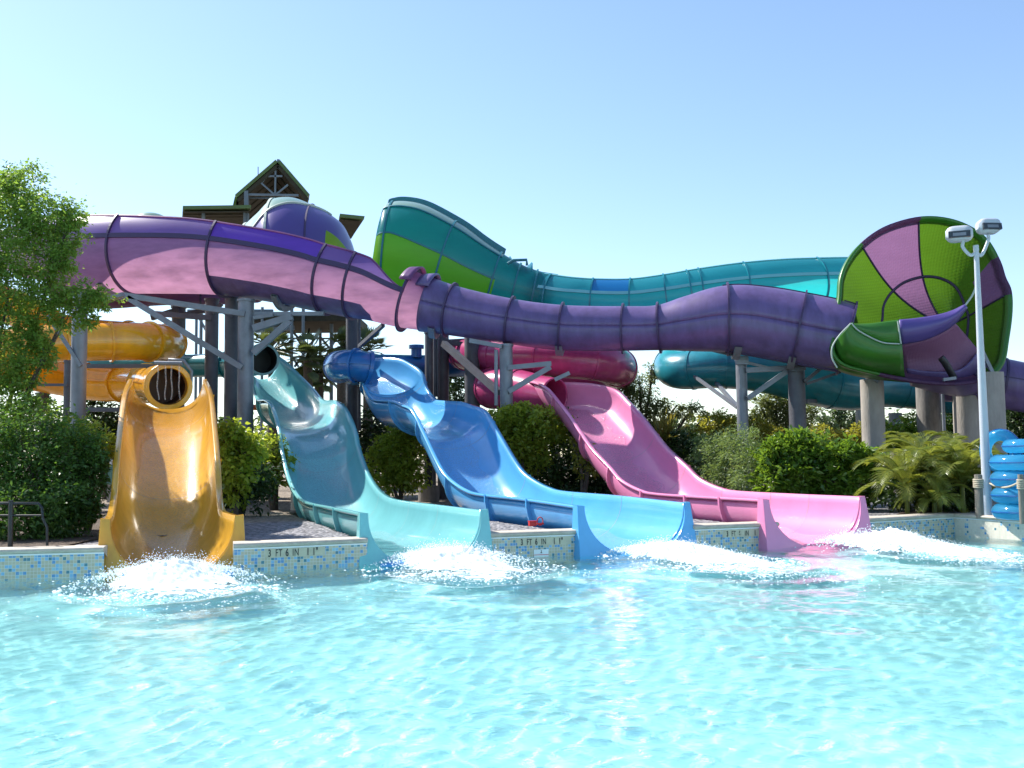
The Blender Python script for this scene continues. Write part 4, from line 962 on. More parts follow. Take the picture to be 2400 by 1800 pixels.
def plate(w_, h_, off, m, name, dx=0, dz=0):
    q = p + tdir*dx + z*dz
    v = [q + tdir*(a*w_/2) + z*(b*h_/2) + n*o for o in (off-.006, off) for a, b in ((-1, -1), (1, -1), (1, 1), (-1, 1))]
    MB().add(v, [(4, 5, 6, 7), (0, 1, 5, 4), (1, 2, 6, 5), (2, 3, 7, 6), (3, 0, 4, 7)]).build(name, m, dm)
plate(.25, .13, .012, 'white_paint', 'plate'); plate(.25, .008, .016, 'red', 'line', 0, -.02); plate(.008, .04, .016, 'black', 'arrow_shaft', 0, .033); plate(.026, .012, .0165, 'black', 'arrow_head', 0, .012)
cp = atz(1248, 1233, .42); cl_ = thing('red_clip', cp, 'small red plastic box lying on the coping beside the blue slide', 'clip')
MB().box(cp+Vector((0, 0, .04)), (.13, .08, .08), .35).build('box_body', 'red', cl_, bevel=.01); MB().box(cp+Vector((0, 0, .084)), (.14, .09, .012), .35).build('lid', 'red', cl_)
cp = atz(1266, 1231, .42); cl_ = thing('red_strap', cp, 'red looped strap standing on the coping next to the red box', 'strap')
MB().rod([cp+Vector((.05*math.sin(a), 0, .07-.07*math.cos(a)*1.0)) for a in [k*math.pi*2/16 for k in range(17)]], .009, 8).build('loop', 'red', cl_, smooth=True)
MB().box(cp+Vector((0, 0, .025)), (.13, .03, .025), .3).build('band', 'red', cl_)
# blue foam mats under the slide lips
for (x1, y1, x2, y2, lb) in ((278, 1353, 345, 1349, 'blue foam float under the left lip of the yellow slide'), (505, 1347, 540, 1343, 'blue foam float under the right lip of the yellow slide'), (905, 1326, 945, 1318, 'teal foam float under the lip of the turquoise slide')):
    a = atz(x1, y1, .02); b = atz(x2, y2, .02); t = thing('foam_float', (a+b)/2, lb, 'float')
    MB().beam(a, b, .22, .05).build('pad', 'mat_blue', t, bevel=.015); MB().beam(a.lerp(b, .1)+Vector((0, 0, .035)), a.lerp(b, .9)+Vector((0, 0, .035)), .03, .02).build('ridge', 'mat_blue', t)

# ------------------------------------------------------------------ vegetation
def leaf_mesh(name, C, size, m, parent, aspect=.42, droop=.25, updir=.35, rg=RNG, spread=None):
    """C: n x 3 leaf bases; every leaf a folded blade of its own"""
    n = len(C); r = getattr(parent, 'location', Vector((0, 0, 0)))
    d = rg.normal(size=(n, 3)); d[:, 2] = d[:, 2]*.6 - droop
    if spread is not None: d = d*.7 + spread*1.1
    d /= np.linalg.norm(d, axis=1)[:, None]
    nn = rg.normal(size=(n, 3))*.8; nn[:, 2] += updir*2
    s = np.cross(d, nn); s /= np.linalg.norm(s, axis=1)[:, None]+1e-9; up = np.cross(s, d)
    L = size*rg.uniform(.6, 1.35, n)[:, None]; W = L*aspect
    base = C - np.array(r)[None, :]
    v = np.empty((n, 4, 3)); v[:, 0] = base; v[:, 1] = base + d*L*.45 + s*W*.5 + up*W*.12; v[:, 2] = base + d*L - np.array([0, 0, 1])*L*.12; v[:, 3] = base + d*L*.45 - s*W*.5 + up*W*.12
    me = bpy.data.meshes.new(name); me.vertices.add(n*4); me.vertices.foreach_set('co', v.reshape(-1))
    me.loops.add(n*4); me.loops.foreach_set('vertex_index', np.arange(n*4)); me.polygons.add(n)
    me.polygons.foreach_set('loop_start', np.arange(0, n*4, 4)); me.polygons.foreach_set('loop_total', np.full(n, 4))
    me.materials.append(MT[m]); me.update(calc_edges=True)
    o = bpy.data.objects.new(name, me); COL.objects.link(o); o.parent = parent; return o
def clump_points(cen, rad3, n, rg=RNG, sub=.28, nsub=None, hollow=.45):
    """twig clusters near the surface of a lobe, leaves gathered round each twig"""
    cen = np.array(cen); rad3 = np.array(rad3); k = nsub or max(5, n//26)
    d = rg.normal(size=(k, 3)); d /= np.linalg.norm(d, axis=1)[:, None]
    rr = rg.uniform(hollow, 1.0, k)**.7*(1+.18*rg.normal(size=k)); tw = cen + d*rad3*rr[:, None]
    w = rg.integers(0, k, n); p = tw[w] + rg.normal(size=(n, 3))*rad3*sub*rg.uniform(.3, 1, (n, 1))
    return p, (tw[w]-cen)/rad3
def plant(name, label, cat, lobes, leaf, n, size, Y=None, grp=None, trunk=True, aspect=.45, droop=.15, sub=.25, extra=None, baseless=False, tm='bark', trunk_r=.05, stems=1):
    """lobes: (photo x, y, half width px, half height px, depth[, share])"""
    cs = [(at(l[0], l[1], l[4]), pxm(l[2], l[4]), pxm(l[3], l[4])) for l in lobes]
    wts = np.array([(a[1]*a[2])**.8 for a in cs]); wts /= wts.sum()
    bx = sum(c[0].x for c in cs)/len(cs); by = sum(c[0].y for c in cs)/len(cs)
    if extra: bx, by = extra
    t = thing(name, (bx, by, GZ), label, cat, grp)
    P_, D_ = [], []
    for (c, rx, rz), w_ in zip(cs, wts):
        p, d = clump_points(c, (rx, min(rx, rz*1.3), rz), max(20, int(n*w_)), sub=sub); P_.append(p); D_.append(d)
    P_ = np.vstack(P_); D_ = np.vstack(D_); k = P_[:, 2] > GZ+.03; P_ = P_[k]; D_ = D_[k]
    leaf_mesh('crown' if trunk_r > .05 else 'foliage', P_, size, leaf, t, aspect, droop, spread=D_*.5)
    if trunk:
        mb = MB(); b = Vector((bx, by, GZ-.02))
        for (c, rx, rz) in cs[::stems]:
            mid = b.lerp(c, .5) + Vector((random.uniform(-.1, .1), random.uniform(-.1, .1), .15)); mb.rod([b, mid, c, c+Vector((random.uniform(-.3, .3)*rx, 0, rz*.5))], [trunk_r, trunk_r*.7, trunk_r*.4, trunk_r*.15], 7)
            for q in range(4):
                e = c+Vector((random.uniform(-1, 1)*rx*.8, random.uniform(-1, 1)*rx*.6, random.uniform(-.6, .9)*rz)); mb.rod([mid.lerp(c, random.uniform(.2, .9)), e], [trunk_r*.3, trunk_r*.08], 5)
        mb.build('trunk' if trunk_r > .05 else 'stems', tm, t, smooth=True)
    return t

# big tree at the left edge, leaning into the picture
plant('leafy_tree', 'tall leafy tree with arching sprays of narrow leaves at the left edge', 'tree',
      [(-30, 470, 110, 70, 20), (50, 430, 60, 45, 20), (110, 500, 70, 50, 19.6), (30, 530, 95, 60, 19.8), (165, 510, 34, 34, 19.6), (150, 560, 42, 34, 19.7), (60, 610, 95, 55, 19.5), (150, 600, 32, 40, 19.5), (20, 690, 80, 60, 19.4), (110, 680, 60, 40, 19.5), (185, 690, 50, 30, 19.4), (235, 705, 36, 22, 19.3), (150, 740, 45, 40, 19.4), (205, 745, 22, 22, 19.3), (90, 790, 26, 50, 19.4), (60, 770, 30, 40, 19.3), (105, 830, 22, 40, 19.2), (10, 840, 60, 70, 19.3), (55, 880, 42, 45, 19.2), (10, 950, 60, 60, 19.2), (75, 960, 45, 35, 19.2), (-60, 600, 80, 90, 19.5), (-80, 750, 90, 100, 19.3)],
      'leaf_tree', 42000, .082, aspect=.44, stems=4, droop=.2, sub=.27, extra=(at(-70, 1068, 19.6).x, 19.6), trunk_r=.055)
# the hedge below it
for nm_, lb, lobes, n in (('dark_hedge', 'dark clipped hedge mass under the leafy tree behind the pool wall', [(-20, 1080, 90, 110, 17.2), (70, 1070, 90, 105, 17.3), (160, 1085, 70, 105, 17.6), (215, 1105, 40, 80, 17.8), (20, 1210, 110, 80, 16.6), (130, 1200, 80, 75, 16.8), (190, 1190, 45, 50, 17.2)], 26000),
                         ('light_shrub', 'lighter green loose shrub spilling over the right end of the dark hedge', [(215, 1030, 48, 38, 18.4), (170, 1010, 40, 28, 18.6), (245, 1065, 22, 30, 18.5)], 2600)):
    plant(nm_, lb, 'hedge' if 'hedge' in nm_ else 'shrub', lobes, 'leaf_hedge' if 'hedge' in nm_ else 'leaf_bright', n, .085, aspect=.4, sub=.22)
BR = 'bright leafy bushes between the slides'
plant('bush', 'bright leafy bush right beside the yellow slide, in front of the columns', 'bush', [(545, 1025, 36, 38, 22), (575, 1055, 42, 42, 22), (535, 1070, 30, 44, 22.2), (560, 1110, 45, 60, 22)], 'leaf_bright', 3800, .115, grp=BR, aspect=.62)
plant('bush', 'dark lower bush under the bright bush by the yellow slide', 'bush', [(565, 1130, 62, 52, 22.6), (540, 1150, 40, 40, 22.4), (600, 1120, 40, 50, 23)], 'leaf_dark', 4200, .10, aspect=.5)
plant('bush', 'green bush close to the left side of the turquoise slide', 'bush', [(635, 1050, 36, 42, 25), (655, 1085, 26, 34, 25), (625, 1090, 34, 40, 25)], 'leaf_bright', 2600, .10, grp=BR, aspect=.55)
plant('bush', 'round bright green bush standing between the turquoise and blue slides', 'bush', [(935, 1035, 40, 38, 27), (900, 1060, 36, 36, 27), (950, 1080, 44, 50, 27), (975, 1050, 24, 38, 27.2), (905, 1110, 44, 40, 27), (955, 1120, 40, 34, 27)], 'leaf_bright', 6500, .115, grp=BR, aspect=.6)
plant('bush', 'large bright green bush between the blue and pink slides below the crimson tube', 'bush', [(1215, 975, 32, 34, 26.2), (1180, 985, 36, 30, 26.2), (1255, 985, 42, 36, 26.2), (1290, 1000, 34, 34, 26.5), (1200, 1040, 44, 55, 26.2), (1250, 1060, 42, 48, 26.4)], 'leaf_bright', 8500, .115, grp=BR, aspect=.6)
plant('bush', 'dark shaded shrub filling the gap behind the runout of the blue slide', 'bush', [(1310, 1060, 60, 60, 27), (1270, 1110, 60, 50, 26.8), (1360, 1110, 60, 60, 27), (1410, 1130, 50, 40, 26.8), (1330, 1150, 90, 40, 26.6)], 'leaf_dark', 9000, .12)
plant('bush', 'small speckled shrub with yellowish leaves against the left rim of the pink slide', 'bush', [(1365, 1060, 22, 36, 25.4), (1380, 1095, 24, 30, 25.3), (1345, 1040, 14, 18, 25.5)], 'leaf_yellow', 900, .12, aspect=.35)
# broad leaved plant
def blade_plant(name, label, cat, px, py, Y, n, L, W, m, arch=.5, nseg=6, upmin=.3, upmax=1.4, base_spread=.1, grp=None, stiff=False, part='leaf'):
    b = at(px, py, Y); t = thing(name, (b.x, b.y, GZ), label, cat, grp); mb = MB()
    for k in range(n):
        az = random.uniform(0, 2*math.pi); el = random.uniform(upmin, upmax); l = L*random.uniform(.7, 1.15)
        p = b + Vector((random.uniform(-1, 1), random.uniform(-1, 1), 0))*base_spread; d = Vector((math.cos(az)*math.cos(el), math.sin(az)*math.cos(el), math.sin(el)))
        s = d.cross(Vector((0, 0, 1))).normalized(); rows = []
        for q in range(nseg+1):
            f = q/nseg; w_ = W*math.sin(math.pi*min(1, .12+.88*f))**.6*.5; rows.append([p-s*w_, p+Vector((0, 0, -w_*.3)), p+s*w_])
            p = p + d*l/nseg; d = (d + Vector((0, 0, -arch/nseg*(1+2*f)))).normalized()
        mb.grid(rows)
    mb.build(part, m, t, smooth=True)
    MB().rod([Vector((b.x, b.y, GZ)), b], .08, 8).build('stem', 'bark', t, smooth=True); return t
blade_plant('broadleaf_plant', 'low plant with a few broad bright leaves left of the turquoise slide', 'plant', 645, 1135, 25.3, 22, .55, .17, 'leaf_bright', .9)
blade_plant('spiky_plant', 'spiky olive brown plant with stiff sword leaves behind the pink slide', 'plant', 1560, 1035, 27.5, 110, .85, .05, 'leaf_spiky', .25, upmin=.1, upmax=1.5, base_spread=.15)

# right hand shrubs
plant('shrub', 'grey green feathery shrub directly behind the pink slide runout', 'shrub', [(1690, 1065, 50, 50, 24.6), (1740, 1050, 50, 44, 24), (1760, 1110, 50, 52, 23.2), (1700, 1120, 44, 46, 24.2), (1660, 1050, 34, 30, 25.4)], 'leaf_grey', 15000, .10, aspect=.2, droop=.1, sub=.22)
plant('shrub', 'dark green shrub at the foot of the spiky plant beside the pink slide', 'shrub', [(1600, 1060, 46, 45, 27.2), (1640, 1090, 34, 40, 26.4), (1580, 1040, 34, 25, 27.5), (1640, 1040, 30, 20, 27)], 'leaf_dark', 5000, .10)
plant('glossy_hedge', 'broad glossy dark green hedge in front of the concrete columns', 'hedge', [(1820, 1065, 50, 40, 22.8), (1880, 1055, 55, 40, 22.8), (1940, 1070, 55, 44, 22.8), (2000, 1080, 50, 44, 22.8), (2050, 1100, 34, 44, 23), (1810, 1120, 50, 50, 22.6), (1880, 1125, 55, 50, 22.6), (1950, 1130, 55, 48, 22.6), (2010, 1140, 50, 44, 22.6), (1850, 1050, 40, 25, 22.8)], 'leaf_gloss', 15000, .155, aspect=.36, droop=-.25, sub=.2)
plant('shrub', 'yellow green scrambling shrub behind the slim steel column', 'shrub', [(1680, 990, 44, 30, 29), (1720, 1000, 40, 28, 29), (1760, 1010, 40, 25, 29), (1650, 1015, 36, 22, 29), (1800, 1020, 40, 24, 29)], 'leaf_yellow', 5000, .13, aspect=.3)
plant('shrub', 'orange tinged low shrub left of the sunlit concrete column', 'shrub', [(1980, 1030, 40, 18, 27), (2015, 1020, 26, 24, 27), (1930, 1020, 36, 22, 27)], 'leaf_yellow', 2600, .12, aspect=.3)
plant('small_tree', 'olive green small tree between the two dark steel columns', 'tree', [(1820, 940, 36, 34, 30), (1790, 965, 34, 30, 30), (1850, 960, 34, 30, 30), (1830, 1000, 45, 30, 30), (1890, 975, 34, 28, 30.5), (1770, 1000, 36, 25, 30)], 'leaf_olive', 7500, .12, aspect=.32, trunk_r=.07)
plant('young_tree', 'thin pale young tree on the skyline right of the stout dark column', 'tree', [(1965, 960, 14, 30, 40), (1990, 985, 26, 22, 40), (1945, 990, 26, 20, 40), (2010, 995, 22, 20, 40)], 'leaf_far', 1800, .16, trunk_r=.06)
plant('weeping_tree', 'airy weeping tree with drooping sprays against the sky behind the pink slide', 'tree', [(1500, 905, 34, 40, 31), (1480, 950, 40, 34, 31), (1540, 950, 34, 22, 31), (1580, 958, 36, 18, 31), (1620, 962, 26, 18, 31), (1645, 985, 10, 18, 31), (1530, 870, 16, 20, 31), (1545, 1000, 34, 20, 31), (1500, 990, 40, 26, 31), (1470, 900, 20, 26, 31)], 'leaf_olive', 5200, .14, aspect=.28, droop=.5, trunk_r=.07, extra=(at(1490, 1068, 31).x, 31), sub=.35)
plant('bush', 'deep green bush in the shade between the concrete columns', 'bush', [(2100, 1020, 40, 34, 29), (2150, 1000, 40, 28, 30), (2230, 990, 50, 30, 31)], 'leaf_gloss', 3600, .14)
plant('bush', 'dark bush behind the stack of swim rings at the right edge', 'bush', [(2370, 1000, 50, 40, 29), (2420, 1040, 60, 70, 29), (2350, 1060, 40, 60, 29), (2400, 960, 40, 20, 29)], 'leaf_dark', 5000, .13)

# feather palms at the right
def feather_palm(px, py, Y, label, nf=12, L=1.1, grp='feather palms at the right end of the wall', seed=1, m='leaf_palm', hz=.5):
    rnd = random.Random(seed); b = at(px, py, Y); t = thing('feather_palm', (b.x, b.y, GZ), label, 'palm', grp)
    MB().rod([Vector((b.x, b.y, GZ)), b], .05, 8).build('stem', 'leaf_palm', t, smooth=True)
    for k in range(nf):
        az = 2*math.pi*(k/nf)+rnd.uniform(-.3, .3); el = rnd.uniform(.45, 1.35); l = L*rnd.uniform(.75, 1.2); p = Vector(b); d = Vector((math.cos(az)*math.cos(el), math.sin(az)*math.cos(el)*.8, math.sin(el))).normalized()
        ns = 16; spine = [p.copy()]; dirs = [d.copy()]
        for q in range(ns):
            p = p + d*l/ns; d = (d+Vector((0, 0, -.075-.075*q/ns*2))).normalized(); spine.append(p.copy()); dirs.append(d.copy())
        mb = MB(); mb.rod(spine, [.016*(1-.8*i/ns) for i in range(ns+1)], 5)
        for q in range(2, ns+1):
            for h_ in (0, .5):
                if q == ns and h_: continue
                c = spine[q] if not h_ else spine[q].lerp(spine[min(ns, q+1)], .5); dd = dirs[q]; s = dd.cross(Vector((0, 0, 1))).normalized(); up = s.cross(dd)
                ll = l*.34*math.sin(math.pi*(.15+.78*q/ns))**.7
                for sg in (-1, 1):
                    v = (dd*.75 + s*sg*.75 + up*.22).normalized(); tip = c + v*ll + Vector((0, 0, -.22*ll)); mid = c + v*ll*.5; wd = dd*.0095
                    mb.add([c-wd, c+wd, mid+wd*1.1, tip, mid-wd*1.1], [(0, 1, 2, 3, 4)])
        mb.build('frond', m, t)
    return t
for i, (px, py, Y, nf, L, lb) in enumerate(((2125, 1150, 20.8, 18, 1.15, 'feather palm nearest the pink slide with drooping yellow tips'), (2200, 1120, 21.0, 20, 1.3, 'tallest feather palm in the middle of the clump'), (2255, 1140, 20.6, 18, 1.15, 'feather palm beside the rope post'), (2190, 1180, 20.5, 14, .8, 'low feather palm right behind the coping'), (2250, 1080, 22.5, 16, 1.15, 'feather palm at the foot of the pale concrete column'), (2150, 1085, 22.3, 16, 1.1, 'feather palm in front of the dark stained column'), (2296, 1130, 21.3, 12, .8, 'small feather palm touching the lamp pole'))):
    feather_palm(px, py, Y, lb, nf, L, seed=i+3)
plant('low_shrub', 'dark low shrub filling the space under the feather palms', 'shrub', [(2110, 1150, 44, 36, 21.6), (2180, 1165, 44, 32, 21.8), (2240, 1160, 44, 34, 21.6), (2290, 1165, 30, 32, 22), (2200, 1110, 60, 34, 22.8), (2130, 1100, 40, 30, 22.8), (2270, 1110, 40, 34, 22.8)], 'leaf_dark', 7000, .12)
# cabbage palms far behind
def fan_palm(px, py, Y, R_, label, seed):
    rnd = random.Random(seed); b = at(px, py, Y); t = thing('cabbage_palm', (b.x, b.y, GZ), label, 'palm', 'cabbage palms behind the tower legs')
    MB().rod([Vector((b.x, b.y, GZ)), b], [.22, .18], 10).build('trunk', 'bark', t, smooth=True); mb = MB()
    for k in range(46):
        d = Vector((rnd.gauss(0, 1), rnd.gauss(0, 1), rnd.gauss(.25, .8))).normalized(); c = b+d*R_*rnd.uniform(.45, .8); s = d.cross(Vector((0, 0, 1))).normalized(); up = s.cross(d)
        mb.rod([b, c], .02, 4)
        for q in range(15):
            a = (q-7)/7*1.35; v = (d*math.cos(a)+s*math.sin(a)+Vector((0, 0, -.25))).normalized(); l = R_*.5*(1-.25*abs(a)); tip = c+v*l; mid = c+v*l*.5; wd = v.cross(up).normalized()*.035
            mb.add([c, mid+wd, tip, mid-wd], [(0, 1, 2, 3)])
    mb.build('fronds', 'leaf_palm_dark', t)
for i, q in enumerate(((640, 820, 40, 1.0, 'cabbage palm seen just right of the dark tube mouth'), (722, 838, 40, 1.1, 'cabbage palm at the centre of the tower legs'), (748, 875, 41, .9, 'lower cabbage palm beneath the tower braces'), (862, 822, 42, 1.0, 'cabbage palm right of the tall dark column'), (800, 812, 43, .8, 'cabbage palm partly behind the tall dark column'))): fan_palm(*q, i)
# dark thickets and the far tree line
plant('tree', 'lacy dark tree with sky gaps behind the left rim of the yellow slide', 'tree', [(250, 975, 34, 34, 33), (285, 1010, 24, 40, 33), (240, 1035, 34, 40, 33), (215, 955, 24, 20, 33)], 'leaf_dark', 2600, .16, trunk_r=.07)
plant('tree', 'lacy tree seen between the close columns and the broad dark column', 'tree', [(1068, 890, 34, 34, 38), (1070, 940, 40, 30, 38), (1050, 860, 22, 20, 38)], 'leaf_dark', 1700, .17, trunk_r=.07)
plant('thicket', 'dark thicket behind the turquoise slide and the tower legs', 'thicket', [(720, 1010, 60, 46, 33), (800, 1000, 60, 46, 33), (870, 1000, 60, 44, 33), (760, 1060, 80, 50, 32), (860, 1080, 80, 55, 32), (960, 1020, 60, 40, 33), (690, 1050, 40, 50, 32)], 'leaf_dark', 11000, .15)
plant('thicket', 'dark thicket filling the space under the crimson tube', 'thicket', [(1060, 1000, 50, 44, 32), (1130, 1020, 60, 60, 32), (1400, 1010, 60, 60, 32), (1460, 1060, 60, 60, 31), (1330, 1000, 50, 50, 32), (1240, 1000, 60, 40, 31)], 'leaf_dark', 10000, .15)
plant('thicket', 'dark thicket between the yellow slide and the front grey column', 'thicket', [(470, 1060, 60, 60, 33), (400, 1040, 60, 60, 34), (330, 1040, 50, 60, 34), (520, 1080, 40, 60, 33), (280, 1120, 40, 40, 33), (600, 1080, 50, 40, 33)], 'leaf_dark', 6500, .16)
for i, (xa, xb, y0, lb) in enumerate(((20, 260, 985, 'far tree behind the left thicket by the yellow tube'), (260, 560, 1000, 'far tree behind the yellow slide and dark columns'), (560, 900, 1005, 'far tree behind the cabbage palms'), (900, 1250, 1000, 'far tree behind the blue slide'), (1400, 1700, 1010, 'far tree under the weeping tree'), (1600, 1850, 1012, 'far tree behind the yellow green shrub'), (1880, 2120, 1000, 'far tree on the skyline under the turquoise spiral'), (2080, 2420, 985, 'far tree behind the concrete columns'), (2400, 2760, 975, 'far tree beyond the right edge of the pool'), (2740, 3150, 985, 'farther tree beyond the right edge of the pool'), (-380, 30, 985, 'far tree beyond the hedge at left'), (-800, -360, 985, 'farther tree beyond the hedge at left'))):
    n_ = 5; lobes = [(xa+(xb-xa)*(k+.5)/n_, y0+random.uniform(-6, 14)+25, (xb-xa)/n_*.75, 40+random.uniform(0, 12), 52) for k in range(n_)]
    plant('far_tree', lb, 'tree', lobes, 'leaf_far', 3000, .32, grp='far trees on the skyline', trunk_r=.12)

MT['orange_vinyl'] = mat('orange_vinyl', (.75, .16, .02), .3)
# ------------------------------------------------------------------ swim rings, rope post, person, cabinet, railing
def swim_ring(c, R_, r_, label, vertical=False, yaw=0):
    org = 'orange' in label; t = thing('swim_ring', c, label, 'swim ring', None if org else 'blue swim rings stacked at the right edge')
    rows = []
    for i in range(40):
        a = i*2*math.pi/40; row = []
        for j in range(16):
            b = j*2*math.pi/16; pk = 1+.02*math.cos(a*20)
            q = Vector(((R_+r_*pk*math.cos(b))*math.cos(a), (R_+r_*pk*math.cos(b))*math.sin(a), r_*math.sin(b)*pk*.92))
            if vertical: q = Matrix.Rotation(rad(yaw), 3, 'Z') @ (Matrix.Rotation(rad(90), 3, 'Y') @ q)
            row.append(Vector(c)+q)
        rows.append(row)
    mb = MB(); mb.grid(rows, close_u=True, close_v=True); mb.build('ring_body', 'orange_vinyl' if org else 'tube_blue', t, smooth=True)
    mb = MB(); rr = []
    for i in range(40):
        a = i*2*math.pi/40; row = []
        for dr, dz in ((r_-.01, -.008), (r_+.014, -.008), (r_+.014, .008), (r_-.01, .008)):
            q = Vector(((R_+dr)*math.cos(a), (R_+dr)*math.sin(a), dz))
            if vertical: q = Matrix.Rotation(rad(yaw), 3, 'Z') @ (Matrix.Rotation(rad(90), 3, 'Y') @ q)
            row.append(Vector(c)+q)
        rr.append(row)
    mb.grid(rr, close_u=True, close_v=True); mb.build('weld_seam', 'tube_edge', t)
Ys = 18.9; bx = at(2402, 1100, Ys).x
for k, lb in enumerate(('bottom swim ring of the stack beside the rope post', 'second swim ring from the bottom of the stack', 'middle swim ring of the stack', 'swim ring below the topmost one on the stack')):
    swim_ring((bx, Ys, GZ+.155+k*.30), .44, .155, lb)
swim_ring((bx+.12, Ys, GZ+.155+4*.30), .34, .14, 'topmost smaller swim ring lying on the stack')
cr_ = at(2345, 1057, Ys+.6); swim_ring((cr_.x, cr_.y, cr_.z), .30, .11, 'upright swim ring leaning behind the stack', True, 35)
swim_ring(tuple(at(604, 955, 33)), .22, .09, 'small orange ring glimpsed behind the front grey column')
for px, lb in ((2302, 'rope wrapped wooden post between the palms and the swim rings'), (2397, 'second wooden post in front of the swim rings at the right edge')):
    b = atz(px, 1214 if px < 2350 else 1228, GZ); Yp_ = b.y; tp = at(px, 1112, Yp_)
    t = thing('rope_post', b, lb, 'post', 'wooden posts with rope')
    MB().rod([b, Vector((b.x, b.y, tp.z))], [.12, .11] if px < 2350 else [.05, .05], 14).build('timber', 'wood', t, smooth=True)
    mb = MB()
    for k in range(5):
        z = tp.z-.10-.035*k; rr = .125 if px < 2350 else .055; mb.rod([Vector((b.x+rr*math.cos(a), b.y+rr*math.sin(a), z+.004*math.sin(3*a))) for a in [q*math.pi/10 for q in range(21)]], .018, 6)
    mb.build('rope_wrap', 'rope', t, smooth=True)
    if px < 2350: r0 = Vector((b.x+.1, b.y-.08, tp.z-.15))
    else: r1 = Vector((b.x, b.y, tp.z-.12))
rp = thing('rope', r0, 'pale sagging rope strung between the two wooden posts', 'rope')
MB().rod([r0.lerp(r1, f/14)+Vector((0, 0, -.10*math.sin(math.pi*f/14))) for f in range(15)], .02, 8).build('rope_line', 'rope', rp, smooth=True)

